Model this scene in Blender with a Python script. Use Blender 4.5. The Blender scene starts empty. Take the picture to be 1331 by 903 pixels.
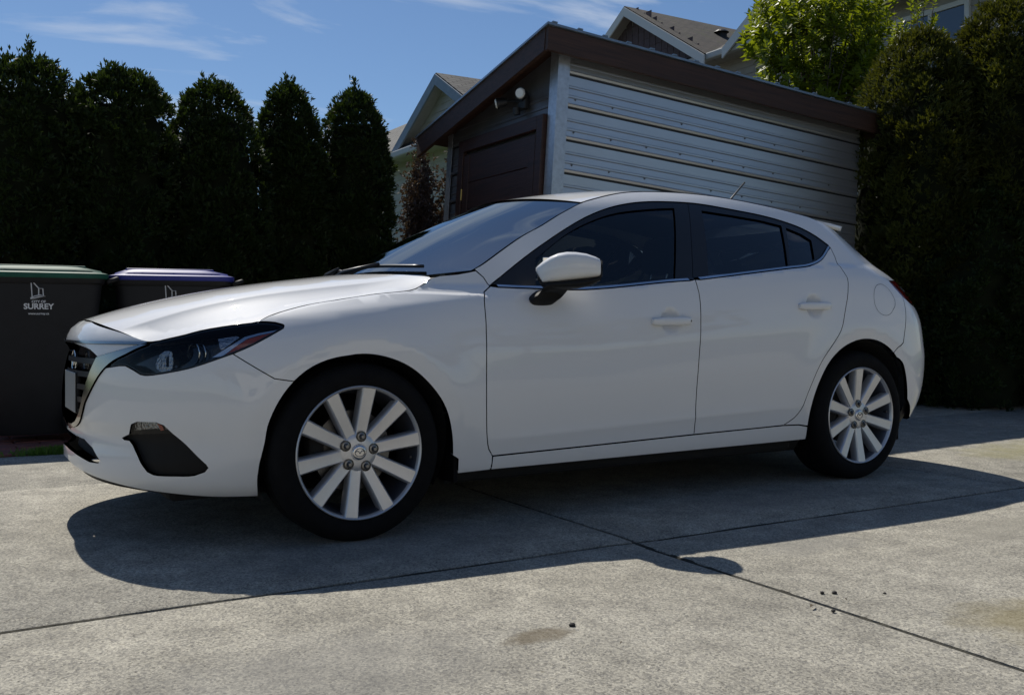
import bpy, bmesh, math, random
import numpy as np
from mathutils import Vector, Matrix, geometry
random.seed(7)
RNG = np.random.default_rng(7)

# ------------------------------------------------------------------ camera
scene = bpy.context.scene
C = scene.collection
YAW, PITCH, FPX = 0.540415, -0.005136, 1249.77
cam_data = bpy.data.cameras.new('camera')
cam = bpy.data.objects.new('camera', cam_data)
C.objects.link(cam)
scene.camera = cam
cam.location = (-1.32173, -4.14106, 0.80)
fwd = Vector((math.sin(YAW)*math.cos(PITCH), math.cos(YAW)*math.cos(PITCH), math.sin(PITCH)))
cam.rotation_euler = fwd.to_track_quat('-Z', 'Y').to_euler()
cam_data.sensor_width = 36.0
cam_data.lens = FPX/1331.0*36.0
cam_data.shift_x = 1.5/1331
cam_data.shift_y = -27.5/1331
cam_data.clip_start = 0.05
cam_data.clip_end = 3000
scene.render.resolution_x, scene.render.resolution_y = 1024, 694

# ------------------------------------------------------------------ sky, sun, exposure
TO_SUN = Vector((0.03, 0.62, 0.784)).normalized()
world = bpy.data.worlds.new('World')
scene.world = world
world.use_nodes = True
wn, wl = world.node_tree.nodes, world.node_tree.links
wn.clear()
w_out = wn.new('ShaderNodeOutputWorld')
w_bg = wn.new('ShaderNodeBackground')
w_sky = wn.new('ShaderNodeTexSky')
w_sky.sky_type = 'NISHITA'
w_sky.sun_disc = False
w_sky.sun_elevation = math.asin(TO_SUN.z)
w_sky.sun_rotation = math.atan2(TO_SUN.x, TO_SUN.y)
w_sky.air_density = 1.0
w_sky.dust_density = 0.15
w_sky.ozone_density = 7.0
w_bg.inputs['Strength'].default_value = 0.081
# thin wisps of cloud, the same all round the sky
w_tc = wn.new('ShaderNodeTexCoord')
w_sep = wn.new('ShaderNodeSeparateXYZ')
w_add = wn.new('ShaderNodeMath'); w_add.operation = 'ADD'; w_add.inputs[1].default_value = 0.12
w_mx = wn.new('ShaderNodeMath'); w_mx.operation = 'MAXIMUM'; w_mx.inputs[1].default_value = 0.05
w_div = wn.new('ShaderNodeVectorMath'); w_div.operation = 'DIVIDE'
w_map = wn.new('ShaderNodeMapping'); w_map.inputs['Scale'].default_value = (0.55, 1.5, 1.0)
w_map.inputs['Rotation'].default_value = (0, 0, 0.5); w_map.inputs['Location'].default_value = (0.9, 0.33, 0.2)
w_noise = wn.new('ShaderNodeTexNoise')
w_noise.inputs['Scale'].default_value = 1.35; w_noise.inputs['Detail'].default_value = 9
w_noise.inputs['Roughness'].default_value = 0.58; w_noise.inputs['Distortion'].default_value = 0.5
w_ramp = wn.new('ShaderNodeValToRGB')
w_ramp.color_ramp.elements[0].position = 0.55; w_ramp.color_ramp.elements[0].color = (0, 0, 0, 1)
w_ramp.color_ramp.elements[1].position = 0.74; w_ramp.color_ramp.elements[1].color = (0.85, 0.85, 0.85, 1)
w_mix = wn.new('ShaderNodeMixRGB'); w_mix.inputs['Color2'].default_value = (8.2, 8.8, 9.6, 1)
w_com = wn.new('ShaderNodeCombineXYZ')
wl.new(w_tc.outputs['Generated'], w_sep.inputs[0])
wl.new(w_sep.outputs['Z'], w_add.inputs[0]); wl.new(w_add.outputs[0], w_mx.inputs[0])
for i in range(3): wl.new(w_mx.outputs[0], w_com.inputs[i])
wl.new(w_tc.outputs['Generated'], w_div.inputs[0]); wl.new(w_com.outputs[0], w_div.inputs[1])
wl.new(w_div.outputs[0], w_map.inputs[0]); wl.new(w_map.outputs[0], w_noise.inputs['Vector'])
wl.new(w_noise.outputs['Fac'], w_ramp.inputs[0]); wl.new(w_ramp.outputs[0], w_mix.inputs['Fac'])
wl.new(w_sky.outputs[0], w_mix.inputs['Color1']); wl.new(w_mix.outputs[0], w_bg.inputs['Color'])
wl.new(w_bg.outputs[0], w_out.inputs[0])
sun_d = bpy.data.lights.new('sun', 'SUN')
sun_d.energy = 4.8
sun_d.angle = math.radians(0.5)
sun_d.color = (1.0, 0.95, 0.86)
sun = bpy.data.objects.new('sun', sun_d)
sun.rotation_euler = TO_SUN.to_track_quat('Z', 'Y').to_euler()
sun.location = (0, 0, 30)
C.objects.link(sun)
scene.view_settings.view_transform = 'Standard'
scene.view_settings.look = 'None'
scene.view_settings.gamma = 1
scene.view_settings.use_curve_mapping = False
scene.view_settings.exposure = 0.0
scene.render.engine = 'CYCLES'

# ------------------------------------------------------------------ materials
MATS = {}
def nd(t, kind, **kw):
    n = t.nodes.new(kind)
    for k, v in kw.items():
        if hasattr(n, k): setattr(n, k, v)
        else: n.inputs[k].default_value = v
    return n
def mat(name, base=(.5, .5, .5), rough=.5, metal=0., coat=0., coat_r=.03, spec=.5, var=0., scale=8., bump=0., bscale=60.,
        trans=0., vec='Object', stretch=None, var2=None):
    m = bpy.data.materials.new(name); m.use_nodes = True
    t = m.node_tree; b = t.nodes['Principled BSDF']
    b.inputs['Base Color'].default_value = (*base, 1)
    b.inputs['Roughness'].default_value = rough
    b.inputs['Metallic'].default_value = metal
    b.inputs['Coat Weight'].default_value = coat
    b.inputs['Coat Roughness'].default_value = coat_r
    b.inputs['Specular IOR Level'].default_value = spec
    tc = t.nodes.new('ShaderNodeTexCoord'); src = tc.outputs[vec]
    if stretch:
        mp = nd(t, 'ShaderNodeMapping', Scale=stretch); t.links.new(src, mp.inputs[0]); src = mp.outputs[0]
    if var > 0:
        n = nd(t, 'ShaderNodeTexNoise', Scale=scale, Detail=6., Roughness=.6); t.links.new(src, n.inputs['Vector'])
        r = t.nodes.new('ShaderNodeValToRGB')
        c2 = var2 or tuple(min(1, c*(1+var)) for c in base)
        r.color_ramp.elements[0].color = (*[c*(1-var) for c in base], 1); r.color_ramp.elements[0].position = .3
        r.color_ramp.elements[1].color = (*c2, 1); r.color_ramp.elements[1].position = .7
        t.links.new(n.outputs['Fac'], r.inputs[0]); t.links.new(r.outputs[0], b.inputs['Base Color'])
    if bump > 0:
        n2 = nd(t, 'ShaderNodeTexNoise', Scale=bscale, Detail=4.); t.links.new(src, n2.inputs['Vector'])
        bp = nd(t, 'ShaderNodeBump', Strength=bump, Distance=.01)
        t.links.new(n2.outputs['Fac'], bp.inputs['Height']); t.links.new(bp.outputs[0], b.inputs['Normal'])
    if trans > 0:
        tr = t.nodes.new('ShaderNodeBsdfTranslucent'); mx = nd(t, 'ShaderNodeMixShader', Fac=trans)
        out = t.nodes['Material Output']
        tr.inputs['Color'].default_value = (min(1, base[0]*2.2), min(1, base[1]*2.0), base[2]*.8, 1)
        t.links.new(b.outputs[0], mx.inputs[1]); t.links.new(tr.outputs[0], mx.inputs[2]); t.links.new(mx.outputs[0], out.inputs[0])
    MATS[name] = m
    return m
def glass_mat(name, tint, rough=0.0, ior=1.5, gloss=(1, 1, 1)):
    m = bpy.data.materials.new(name); m.use_nodes = True
    t = m.node_tree; t.nodes.clear()
    out = t.nodes.new('ShaderNodeOutputMaterial')
    tr = t.nodes.new('ShaderNodeBsdfTransparent'); tr.inputs[0].default_value = (*tint, 1)
    gl = nd(t, 'ShaderNodeBsdfGlossy', Roughness=rough); gl.inputs['Color'].default_value = (*gloss, 1)
    fr = nd(t, 'ShaderNodeFresnel', IOR=ior); mx = t.nodes.new('ShaderNodeMixShader')
    t.links.new(fr.outputs[0], mx.inputs[0]); t.links.new(tr.outputs[0], mx.inputs[1]); t.links.new(gl.outputs[0], mx.inputs[2])
    t.links.new(mx.outputs[0], out.inputs[0])
    MATS[name] = m
    return m

mat('paint', (.75, .75, .745), rough=.5, coat=1., coat_r=.02, spec=.06)
mat('black_plastic', (.007, .007, .0075), rough=.6, spec=.25, var=.2, scale=30, bump=.06, bscale=400)
mat('gloss_black', (.004, .004, .0045), rough=.16, coat=.35)
mat('satin_black', (.013, .013, .015), rough=.38)
mat('rubber', (.006, .006, .0065), rough=.85, spec=.15, var=.25, scale=25, bump=.1, bscale=120)
mat('underbody', (.006, .006, .006), rough=.9, var=.3, scale=12)
mat('chrome', (.78, .78, .76), rough=.09, metal=1.)
mat('wing_chrome', (.42, .41, .38), rough=.16, metal=1.)
mat('satin_chrome', (.60, .60, .62), rough=.22, metal=1.)
mat('alloy', (.60, .60, .61), rough=.38, metal=.7, coat=.2, coat_r=.15, var=.05, scale=12)
mat('alloy_shaded', (.16, .17, .21), rough=.40, metal=.8)  # alloy darkened in colour for the shade inside the wheel barrel
mat('steel_disc', (.16, .155, .15), rough=.42, metal=.9, var=.25, scale=14)
mat('nut_steel', (.22, .22, .22), rough=.3, metal=1.)
mat('amber', (.36, .045, .012), rough=.18, coat=.8)
mat('tail_red', (.16, .004, .008), rough=.12, coat=1.)
mat('lamp_silver', (.40, .40, .41), rough=.14, metal=1., bump=.5, bscale=110)
mat('plate_white', (.34, .35, .34), rough=.4)
mat('seat_cloth', (.020, .020, .022), rough=.9, bump=.2, bscale=300)
mat('dash', (.016, .016, .018), rough=.6, bump=.1, bscale=400)
mat('headliner', (.07, .068, .065), rough=.95)
mat('pale_sheet', (.55, .55, .52), rough=.6)
glass_mat('side_glass', (.70, .80, .80), ior=1.6)
glass_mat('privacy_glass', (.46, .53, .53), ior=1.75)
glass_mat('windscreen', (.10, .13, .14), ior=3.8, gloss=(.86, .95, 1.0))
glass_mat('lamp_glass', (.88, .90, .92), ior=1.30)
mat('mirror', (.8, .8, .8), rough=.02, metal=1.)
mat('thuja', (.020, .036, .007), rough=.55, spec=.3, var=.35, scale=3.2, trans=.25)
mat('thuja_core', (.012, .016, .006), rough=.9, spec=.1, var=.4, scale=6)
mat('thuja_gold', (.046, .054, .009), rough=.55, spec=.25, var=.7, scale=1.9, trans=.28)
mat('leaf_bright', (.125, .165, .014), rough=.42, spec=.4, var=.3, scale=4, trans=.42)
mat('dead_leaf', (.075, .046, .034), rough=.8, var=.4, scale=7, trans=.12)
mat('bark', (.075, .058, .043), rough=.9, var=.4, scale=14, bump=.6, bscale=40, stretch=(3, 3, .6))
mat('twig', (.06, .045, .035), rough=.9)
mat('soil', (.05, .042, .03), rough=.95, var=.5, scale=5, bump=.6, bscale=30)
mat('asphalt', (.05, .05, .05), rough=.9, var=.3, scale=3)
mat('lawn', (.05, .085, .02), rough=.9, var=.4, scale=2.5, bump=.5, bscale=40)
mat('grass', (.07, .15, .02), rough=.6, var=.35, scale=9, trans=.35)
mat('joint_fill', (.030, .028, .020), rough=.95, var=.5, scale=9, bump=.8, bscale=90)
mat('paver', (.17, .058, .046), rough=.85, var=.35, scale=9, bump=.4, bscale=90)
mat('galvanised', (.50, .52, .55), rough=.36, metal=.75, var=.14, scale=26, bump=.04, bscale=30)
mat('siding_steel', (.54, .55, .57), rough=.36, metal=.85, var=.08, scale=3, stretch=(.4, 1, 3))
mat('shaded_end_steel', (.17, .17, .18), rough=.45, metal=.6, var=.15, scale=4)  # siding steel darkened in colour for the shade on the end wall
mat('brown_wood', (.040, .017, .009), rough=.6, var=.45, scale=10, bump=.25, bscale=60, stretch=(.25, 2, 6))
mat('door_wood', (.034, .013, .008), rough=.5, var=.5, scale=9, bump=.25, bscale=60, stretch=(2, .25, 6))
mat('roof_metal', (.22, .26, .30), rough=.35, metal=.7, var=.15, scale=8)
mat('fixture_black', (.012, .012, .012), rough=.5)
mat('lamp_lens', (.62, .62, .58), rough=.12, coat=.6)
mat('brass', (.45, .30, .09), rough=.35, metal=1.)
mat('house_white', (.44, .425, .39), rough=.7, var=.06, scale=3)
mat('house_grey', (.36, .36, .36), rough=.75, var=.08, scale=3)
mat('house_taupe', (.34, .32, .29), rough=.75, var=.1, scale=3)
mat('trim_blue', (.19, .24, .31), rough=.6, var=.1, scale=5)
mat('trim_white', (.62, .62, .60), rough=.6)
mat('gutter', (.42, .42, .40), rough=.4)
mat('shake', (.105, .075, .080), rough=.85, var=.3, scale=2.5)
mat('house_glass', (.05, .07, .10), rough=.06, coat=1.)
mat('blind', (.30, .34, .38), rough=.6)
mat('bin_grey', (.014, .0145, .016), rough=.6, spec=.25, var=.15, scale=10, bump=.08, bscale=250)
mat('bin_green', (.010, .080, .056), rough=.6, spec=.25, var=.15, scale=6)
mat('bin_blue', (.022, .032, .22), rough=.5, spec=.35, var=.12, scale=6)
mat('print_white', (.62, .63, .64), rough=.6)
mat('pebble', (.02, .018, .016), rough=.8, var=.4, scale=30)
mat('dry_leaf', (.09, .065, .035), rough=.8, var=.3, scale=20)

def shingle_material(name, c1, c2, moss=None):
    m = bpy.data.materials.new(name); m.use_nodes = True
    t = m.node_tree; b = t.nodes['Principled BSDF']; b.inputs['Roughness'].default_value = .9
    tc = t.nodes.new('ShaderNodeTexCoord')
    br = nd(t, 'ShaderNodeTexBrick', Scale=1., Color1=(*c1, 1), Color2=(*c2, 1), Mortar=(.012, .012, .012, 1))
    br.inputs['Mortar Size'].default_value = .012; br.inputs['Brick Width'].default_value = .30; br.inputs['Row Height'].default_value = .14
    t.links.new(tc.outputs['UV'], br.inputs['Vector'])
    n = nd(t, 'ShaderNodeTexNoise', Scale=1.2, Detail=8.); t.links.new(tc.outputs['UV'], n.inputs['Vector'])
    r = t.nodes.new('ShaderNodeValToRGB'); r.color_ramp.elements[0].color = (.55, .55, .55, 1); r.color_ramp.elements[1].color = (1.25, 1.25, 1.2, 1)
    t.links.new(n.outputs['Fac'], r.inputs[0])
    mu = nd(t, 'ShaderNodeMixRGB', blend_type='MULTIPLY', Fac=1.)
    t.links.new(br.outputs['Color'], mu.inputs[1]); t.links.new(r.outputs[0], mu.inputs[2])
    src = mu.outputs[0]
    if moss:
        n2 = nd(t, 'ShaderNodeTexNoise', Scale=2.2, Detail=6.); t.links.new(tc.outputs['UV'], n2.inputs['Vector'])
        r2 = t.nodes.new('ShaderNodeValToRGB'); r2.color_ramp.elements[0].position = .55; r2.color_ramp.elements[1].position = .68
        t.links.new(n2.outputs['Fac'], r2.inputs[0])
        m2 = nd(t, 'ShaderNodeMixRGB', Color2=(*moss, 1)); t.links.new(r2.outputs[0], m2.inputs[0]); t.links.new(src, m2.inputs[1]); src = m2.outputs[0]
    t.links.new(src, b.inputs['Base Color'])
    bp = nd(t, 'ShaderNodeBump', Strength=.8, Distance=.02); t.links.new(br.outputs['Fac'], bp.inputs['Height']); bp.invert = True
    t.links.new(bp.outputs[0], b.inputs['Normal'])
    MATS[name] = m
shingle_material('shingle_grey', (.135, .13, .125), (.085, .083, .082))
shingle_material('shingle_brown', (.085, .068, .055), (.05, .042, .036), moss=(.05, .052, .022))

def concrete_material():
    m = bpy.data.materials.new('concrete'); m.use_nodes = True
    t = m.node_tree; b = t.nodes['Principled BSDF']; b.inputs['Roughness'].default_value = .88; b.inputs['Specular IOR Level'].default_value = .25
    L = t.links.new
    geo = t.nodes.new('ShaderNodeNewGeometry'); P = geo.outputs['Position']
    def noise(sc, det=6., rough=.6, vec=None):
        n = nd(t, 'ShaderNodeTexNoise', Scale=sc, Detail=det, Roughness=rough); L(vec or P, n.inputs['Vector']); return n.outputs['Fac']
    def ramp(src, p0, c0, p1, c1):
        r = t.nodes.new('ShaderNodeValToRGB'); e = r.color_ramp.elements
        e[0].position = p0; e[0].color = (*c0, 1); e[1].position = p1; e[1].color = (*c1, 1); L(src, r.inputs[0]); return r.outputs[0]
    def mixc(fac, a, bb, mode='MIX'):
        x = t.nodes.new('ShaderNodeMixRGB'); x.blend_type = mode
        for i, v in ((0, fac), (1, a), (2, bb)):
            if isinstance(v, (int, float)): x.inputs[i].default_value = v
            elif isinstance(v, tuple): x.inputs[i].default_value = (*v, 1)
            else: L(v, x.inputs[i])
        return x.outputs[0]
    big = ramp(noise(.9, 5), .30, (.275, .264, .230), .72, (.375, .360, .316))
    mid = ramp(noise(7., 6), .30, (.74, .74, .74), .70, (1.18, 1.18, 1.17))
    col = mixc(1., big, mid, 'MULTIPLY')
    # exposed grains
    v = nd(t, 'ShaderNodeTexVoronoi', Scale=165.); L(P, v.inputs['Vector'])
    grain = ramp(v.outputs['Color'], .0, (.42, .42, .45), 1., (1.52, 1.48, 1.40))
    col = mixc(.85, col, grain, 'MULTIPLY')
    fine = ramp(noise(330., 3), .32, (.62, .62, .62), .66, (1.25, 1.25, 1.23))
    col = mixc(.7, col, fine, 'MULTIPLY')
    pit = ramp(noise(120., 3, .6), .33, (.30, .29, .27), .41, (1., 1., 1.))
    col = mixc(.8, col, pit, 'MULTIPLY')
    speck = ramp(noise(48., 2, .5), .27, (.50, .49, .46), .34, (1., 1., 1.))
    col = mixc(.75, col, speck, 'MULTIPLY')
    # faint broom lines along the drive
    mp = nd(t, 'ShaderNodeMapping', Scale=(9., 130., 1.)); L(P, mp.inputs[0])
    broom = noise(1., 3, .5, mp.outputs[0])
    col = mixc(.22, col, ramp(broom, .35, (.84, .84, .84), .65, (1.10, 1.10, 1.10)), 'MULTIPLY')
    mp2 = nd(t, 'ShaderNodeMapping', Scale=(70., 5., 1.)); L(P, mp2.inputs[0])
    col = mixc(.35, col, ramp(noise(1., 3, .5, mp2.outputs[0]), .35, (.86, .86, .86), .65, (1.08, 1.08, 1.08)), 'MULTIPLY')
    # stains with a place of their own: centre x, y, radii, colour, strength
    sep = t.nodes.new('ShaderNodeSeparateXYZ'); L(P, sep.inputs[0])
    def stain(cx, cy, rx, ry, colr, amt, rag=.9, nsc=5.):
        def lin(s, c, r):
            a = nd(t, 'ShaderNodeMath', operation='SUBTRACT'); L(s, a.inputs[0]); a.inputs[1].default_value = c
            d = nd(t, 'ShaderNodeMath', operation='DIVIDE'); L(a.outputs[0], d.inputs[0]); d.inputs[1].default_value = r
            p = nd(t, 'ShaderNodeMath', operation='MULTIPLY'); L(d.outputs[0], p.inputs[0]); L(d.outputs[0], p.inputs[1]); return p.outputs[0]
        s = nd(t, 'ShaderNodeMath', operation='ADD'); L(lin(sep.outputs[0], cx, rx), s.inputs[0]); L(lin(sep.outputs[1], cy, ry), s.inputs[1])
        n = nd(t, 'ShaderNodeMath', operation='MULTIPLY_ADD'); L(noise(nsc, 7, .65), n.inputs[0]); n.inputs[1].default_value = 2.4*rag; n.inputs[2].default_value = -1.2*rag
        q = nd(t, 'ShaderNodeMath', operation='ADD'); L(s.outputs[0], q.inputs[0]); L(n.outputs[0], q.inputs[1])
        f = ramp(q.outputs[0], .15, (amt, amt, amt), 1.0, (0., 0., 0.))
        return f, colr
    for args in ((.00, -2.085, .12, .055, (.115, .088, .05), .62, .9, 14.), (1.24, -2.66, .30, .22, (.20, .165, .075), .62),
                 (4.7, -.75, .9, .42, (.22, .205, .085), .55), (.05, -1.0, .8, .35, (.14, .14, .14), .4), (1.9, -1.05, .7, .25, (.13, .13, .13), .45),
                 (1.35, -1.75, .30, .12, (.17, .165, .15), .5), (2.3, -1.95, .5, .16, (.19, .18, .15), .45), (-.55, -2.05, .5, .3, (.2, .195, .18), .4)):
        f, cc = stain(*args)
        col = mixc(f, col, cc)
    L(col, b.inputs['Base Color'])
    bp = nd(t, 'ShaderNodeBump', Strength=.55, Distance=.004); h = noise(190., 4, .7)
    L(h, bp.inputs['Height'])
    bp2 = nd(t, 'ShaderNodeBump', Strength=.14, Distance=.004); L(broom, bp2.inputs['Height']); L(bp.outputs[0], bp2.inputs['Normal'])
    L(bp2.outputs[0], b.inputs['Normal'])
    MATS['concrete'] = m
concrete_material()

# ------------------------------------------------------------------ mesh helpers
def link(name, me, m=None, parent=None, smooth=False, loc=None, rot=None):
    o = bpy.data.objects.new(name, me); C.objects.link(o)
    if m is not None and me is not None and not me.materials: me.materials.append(MATS[m] if isinstance(m, str) else m)
    if parent is not None: o.parent = parent
    if loc is not None: o.location = loc
    if rot is not None: o.rotation_euler = rot
    if smooth and me is not None: me.polygons.foreach_set('use_smooth', [True]*len(me.polygons))
    return o
def tag(o, label=None, cat=None, group=None, kind=None):
    if label: o['label'] = label
    if cat: o['category'] = cat
    if group: o['group'] = group
    if kind: o['kind'] = kind
    return o
def empty(name, loc=(0, 0, 0), rot=(0, 0, 0)):
    o = bpy.data.objects.new(name, None); C.objects.link(o); o.location = loc; o.rotation_euler = rot
    o.empty_display_size = .2
    return o
def fast_mesh(name, V, F):
    V = np.asarray(V, np.float32); F = np.asarray(F, np.int32)
    me = bpy.data.meshes.new(name); k = F.shape[1]
    me.vertices.add(len(V)); me.vertices.foreach_set('co', V.ravel())
    me.loops.add(F.size); me.loops.foreach_set('vertex_index', F.ravel())
    me.polygons.add(len(F)); me.polygons.foreach_set('loop_start', np.arange(0, F.size, k, dtype=np.int32))
    me.update(calc_edges=True); me.validate()
    return me
class B:
    """collects shapes for one mesh object"""
    def __init__(s): s.bm = bmesh.new()
    def box(s, lo, hi, bevel=0., seg=2, M=None):
        t = bmesh.new(); bmesh.ops.create_cube(t, size=1.)
        lo, hi = Vector(lo), Vector(hi); d = hi-lo; c = (hi+lo)/2
        for v in t.verts: v.co = Vector((v.co.x*d.x, v.co.y*d.y, v.co.z*d.z))+c
        if bevel: bmesh.ops.bevel(t, geom=t.edges[:], offset=bevel, segments=seg, affect='EDGES', profile=.5)
        return s.add(t, M)
    def add(s, t, M=None):
        if M is not None: bmesh.ops.transform(t, matrix=M, verts=t.verts)
        me = bpy.data.meshes.new('t'); t.to_mesh(me); t.free(); s.bm.from_mesh(me); bpy.data.meshes.remove(me); return s
    def cyl(s, a, b, r0, r1=None, n=20, cap=True):
        a, b = Vector(a), Vector(b); t = bmesh.new()
        bmesh.ops.create_cone(t, cap_ends=cap, segments=n, radius1=r0, radius2=r0 if r1 is None else r1, depth=(b-a).length)
        q = (b-a).to_track_quat('Z', 'Y'); return s.add(t, Matrix.Translation((a+b)/2) @ q.to_matrix().to_4x4())
    def tube(s, pts, r, n=8, caps=True):
        pts = [Vector(p) for p in pts]; rr = r if isinstance(r, (list, tuple)) else [r]*len(pts)
        rings = []; up = Vector((0, 0, 1))
        for i, p in enumerate(pts):
            d = (pts[min(i+1, len(pts)-1)]-pts[max(i-1, 0)]).normalized()
            a = d.cross(up if abs(d.dot(up)) < .95 else Vector((1, 0, 0))).normalized(); b2 = d.cross(a)
            rings.append([s.bm.verts.new(p+(a*math.cos(2*math.pi*k/n)+b2*math.sin(2*math.pi*k/n))*rr[i]) for k in range(n)])
        for i in range(len(rings)-1):
            for k in range(n): s.bm.faces.new((rings[i][k], rings[i][(k+1) % n], rings[i+1][(k+1) % n], rings[i+1][k]))
        if caps:
            s.bm.faces.new(rings[0]); s.bm.faces.new(rings[-1][::-1])
        return s
    def lathe(s, prof, n=48, axis='Y', M=None):
        """prof: list of (r, h), turned about the axis"""
        t = bmesh.new(); rings = []
        for r, h in prof:
            rr = []
            for k in range(n):
                a = 2*math.pi*k/n; c, d = r*math.cos(a), r*math.sin(a)
                rr.append(t.verts.new((c, h, d) if axis == 'Y' else (c, d, h)))
            rings.append(rr)
        for i in range(len(rings)-1):
            for k in range(n): t.faces.new((rings[i][k], rings[i][(k+1) % n], rings[i+1][(k+1) % n], rings[i+1][k]))
        return s.add(t, M)
    def poly(s, pts): s.bm.faces.new([s.bm.verts.new(p) for p in pts]); return s
    def prism(s, pts2, lo, hi, f):
        """closed 2D outline pts2 extruded from lo to hi; f(u, v, w) -> point"""
        a = [s.bm.verts.new(f(u, v, lo)) for u, v in pts2]; b = [s.bm.verts.new(f(u, v, hi)) for u, v in pts2]; n = len(a)
        s.bm.faces.new(a[::-1]); s.bm.faces.new(b)
        for i in range(n): s.bm.faces.new((a[i], a[(i+1) % n], b[(i+1) % n], b[i]))
        return s
    def mesh(s, name, normals=True):
        if normals: bmesh.ops.recalc_face_normals(s.bm, faces=s.bm.faces)
        me = bpy.data.meshes.new(name); s.bm.to_mesh(me); s.bm.free(); return me
    def make(s, name, m, parent=None, smooth=False, loc=None, rot=None, angle=None):
        me = s.mesh(name); o = link(name, me, m, parent, smooth, loc, rot)
        if angle is not None: sharp(me, angle)
        return o
def sharp(me, deg=35):
    me.polygons.foreach_set('use_smooth', [True]*len(me.polygons))
    bm = bmesh.new(); bm.from_mesh(me); lim = math.radians(deg)
    for e in bm.edges: e.smooth = (len(e.link_faces) == 2 and e.calc_face_angle(0) < lim)
    bm.to_mesh(me); bm.free()
def cr(pts, step=.03, closed=False):
    """Catmull-Rom through the points"""
    P = [np.array(p, float) for p in pts]; n = len(P); out = []
    for i in range(n if closed else n-1):
        p1, p2 = P[i], P[(i+1) % n]
        p0 = P[i-1] if (closed or i > 0) else 2*p1-p2
        p3 = P[(i+2) % n] if (closed or i+2 < n) else 2*p2-p1
        d1, d2, d3 = (max(np.linalg.norm(b-a), 1e-6)**.5 for a, b in ((p0, p1), (p1, p2), (p2, p3)))
        m1 = (p2-p1)+d2*((p1-p0)/d1-(p2-p0)/(d1+d2)); m2 = (p2-p1)+d2*((p3-p2)/d3-(p3-p1)/(d2+d3))
        k = max(1, int(np.linalg.norm(p2-p1)/step))
        for j in range(k):
            u = j/k; out.append((2*u**3-3*u*u+1)*p1+(u**3-2*u*u+u)*m1+(3*u*u-2*u**3)*p2+(u**3-u*u)*m2)
    if not closed: out.append(P[-1])
    return [tuple(q) for q in out]

# ------------------------------------------------------------------ ground and driveway
SX = [-1.48, .86, 3.20, 5.54, 7.9]
def joint_y(x): return -1.335 - .022*(x+1.2)
ground = tag(link('ground', fast_mesh('ground', [(-600, -600, -.10), (600, -600, -.10), (600, 600, -.10), (-600, 600, -.10)], [(0, 1, 2, 3)]), 'lawn'), kind='structure')
bed = B().box((-7.0, -9.0, -.16), (11.2, 2.26, -.022)).make('driveway', 'joint_fill')
tag(bed, kind='structure')
def slab(x0, x1, y0a, y0b, y1a, y1b):
    """one cast slab, gently rounded edges, slightly uneven"""
    g = .0075; t = bmesh.new(); nx = 14; ny = 12; h0 = random.uniform(-.0015, .0015); tl = random.uniform(-.002, .002)
    vs = {}
    for i in range(nx+1):
        for j in range(ny+1):
            u, v = i/nx, j/ny
            ya = y0a+(y0b-y0a)*u+g; yb = y1a+(y1b-y1a)*u-g
            edge = i in (0, nx) or j in (0, ny)
            y = ya+(yb-ya)*v; x = x0+g+(x1-x0-2*g)*u+.02*(y+1.44); vs[i, j] = t.verts.new((x, y, h0+tl*(u-.5)+(-.004 if edge else 0)))
    for i in range(nx):
        for j in range(ny): t.faces.new((vs[i, j], vs[i+1, j], vs[i+1, j+1], vs[i, j+1]))
    # narrow the outer ring so the rounding stays a rounding
    for (i, j), v in vs.items():
        if i == 1: v.co.x = vs[0, j].co.x+.012
        if i == nx-1: v.co.x = vs[nx, j].co.x-.012
        if j == 1: v.co.y = vs[i, 0].co.y+.012
        if j == ny-1: v.co.y = vs[i, ny].co.y-.012
    # tooled border: a smooth band along the edges, the middle a hair higher
    for ring, off in ((2, .070), (3, .076)):
        for (i, j), v in vs.items():
            if i == ring: v.co.x = vs[0, j].co.x+off
            if i == nx-ring: v.co.x = vs[nx, j].co.x-off
            if j == ring: v.co.y = vs[i, 0].co.y+off
            if j == ny-ring: v.co.y = vs[i, ny].co.y-off
    for (i, j), v in vs.items():
        if 3 <= i <= nx-3 and 3 <= j <= ny-3: v.co.z += .0028
    be = [e for e in t.edges if e.is_boundary]
    r = bmesh.ops.extrude_edge_only(t, edges=be)
    for v in [q for q in r['geom'] if isinstance(q, bmesh.types.BMVert)]: v.co.z = -.10
    me = bpy.data.meshes.new('slab'); bmesh.ops.recalc_face_normals(t, faces=t.faces); t.to_mesh(me); t.free()
    link('slab', me, 'concrete', bed, smooth=False); sharp(me, 50)
xs = [-6.2, -3.82]+SX+[10.2]
for i in range(len(xs)-1):
    a, b = xs[i], xs[i+1]
    ja, jb = joint_y(a), joint_y(b)
    slab(a, b, ja, jb, .98, .98)
    slab(a, b, .98, .98, 2.25, 2.25)
    slab(a, b, -3.75, -3.75, ja, jb)
    slab(a, b, -6.2, -6.2, -3.75, -3.75)
    slab(a, b, -8.6, -8.6, -6.2, -6.2)

tag(link('street', fast_mesh('street', [(-200, -24, -.094), (200, -24, -.094), (200, -9.05, -.094), (-200, -9.05, -.094)], [(0, 1, 2, 3)]), 'asphalt'), kind='structure')
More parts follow.
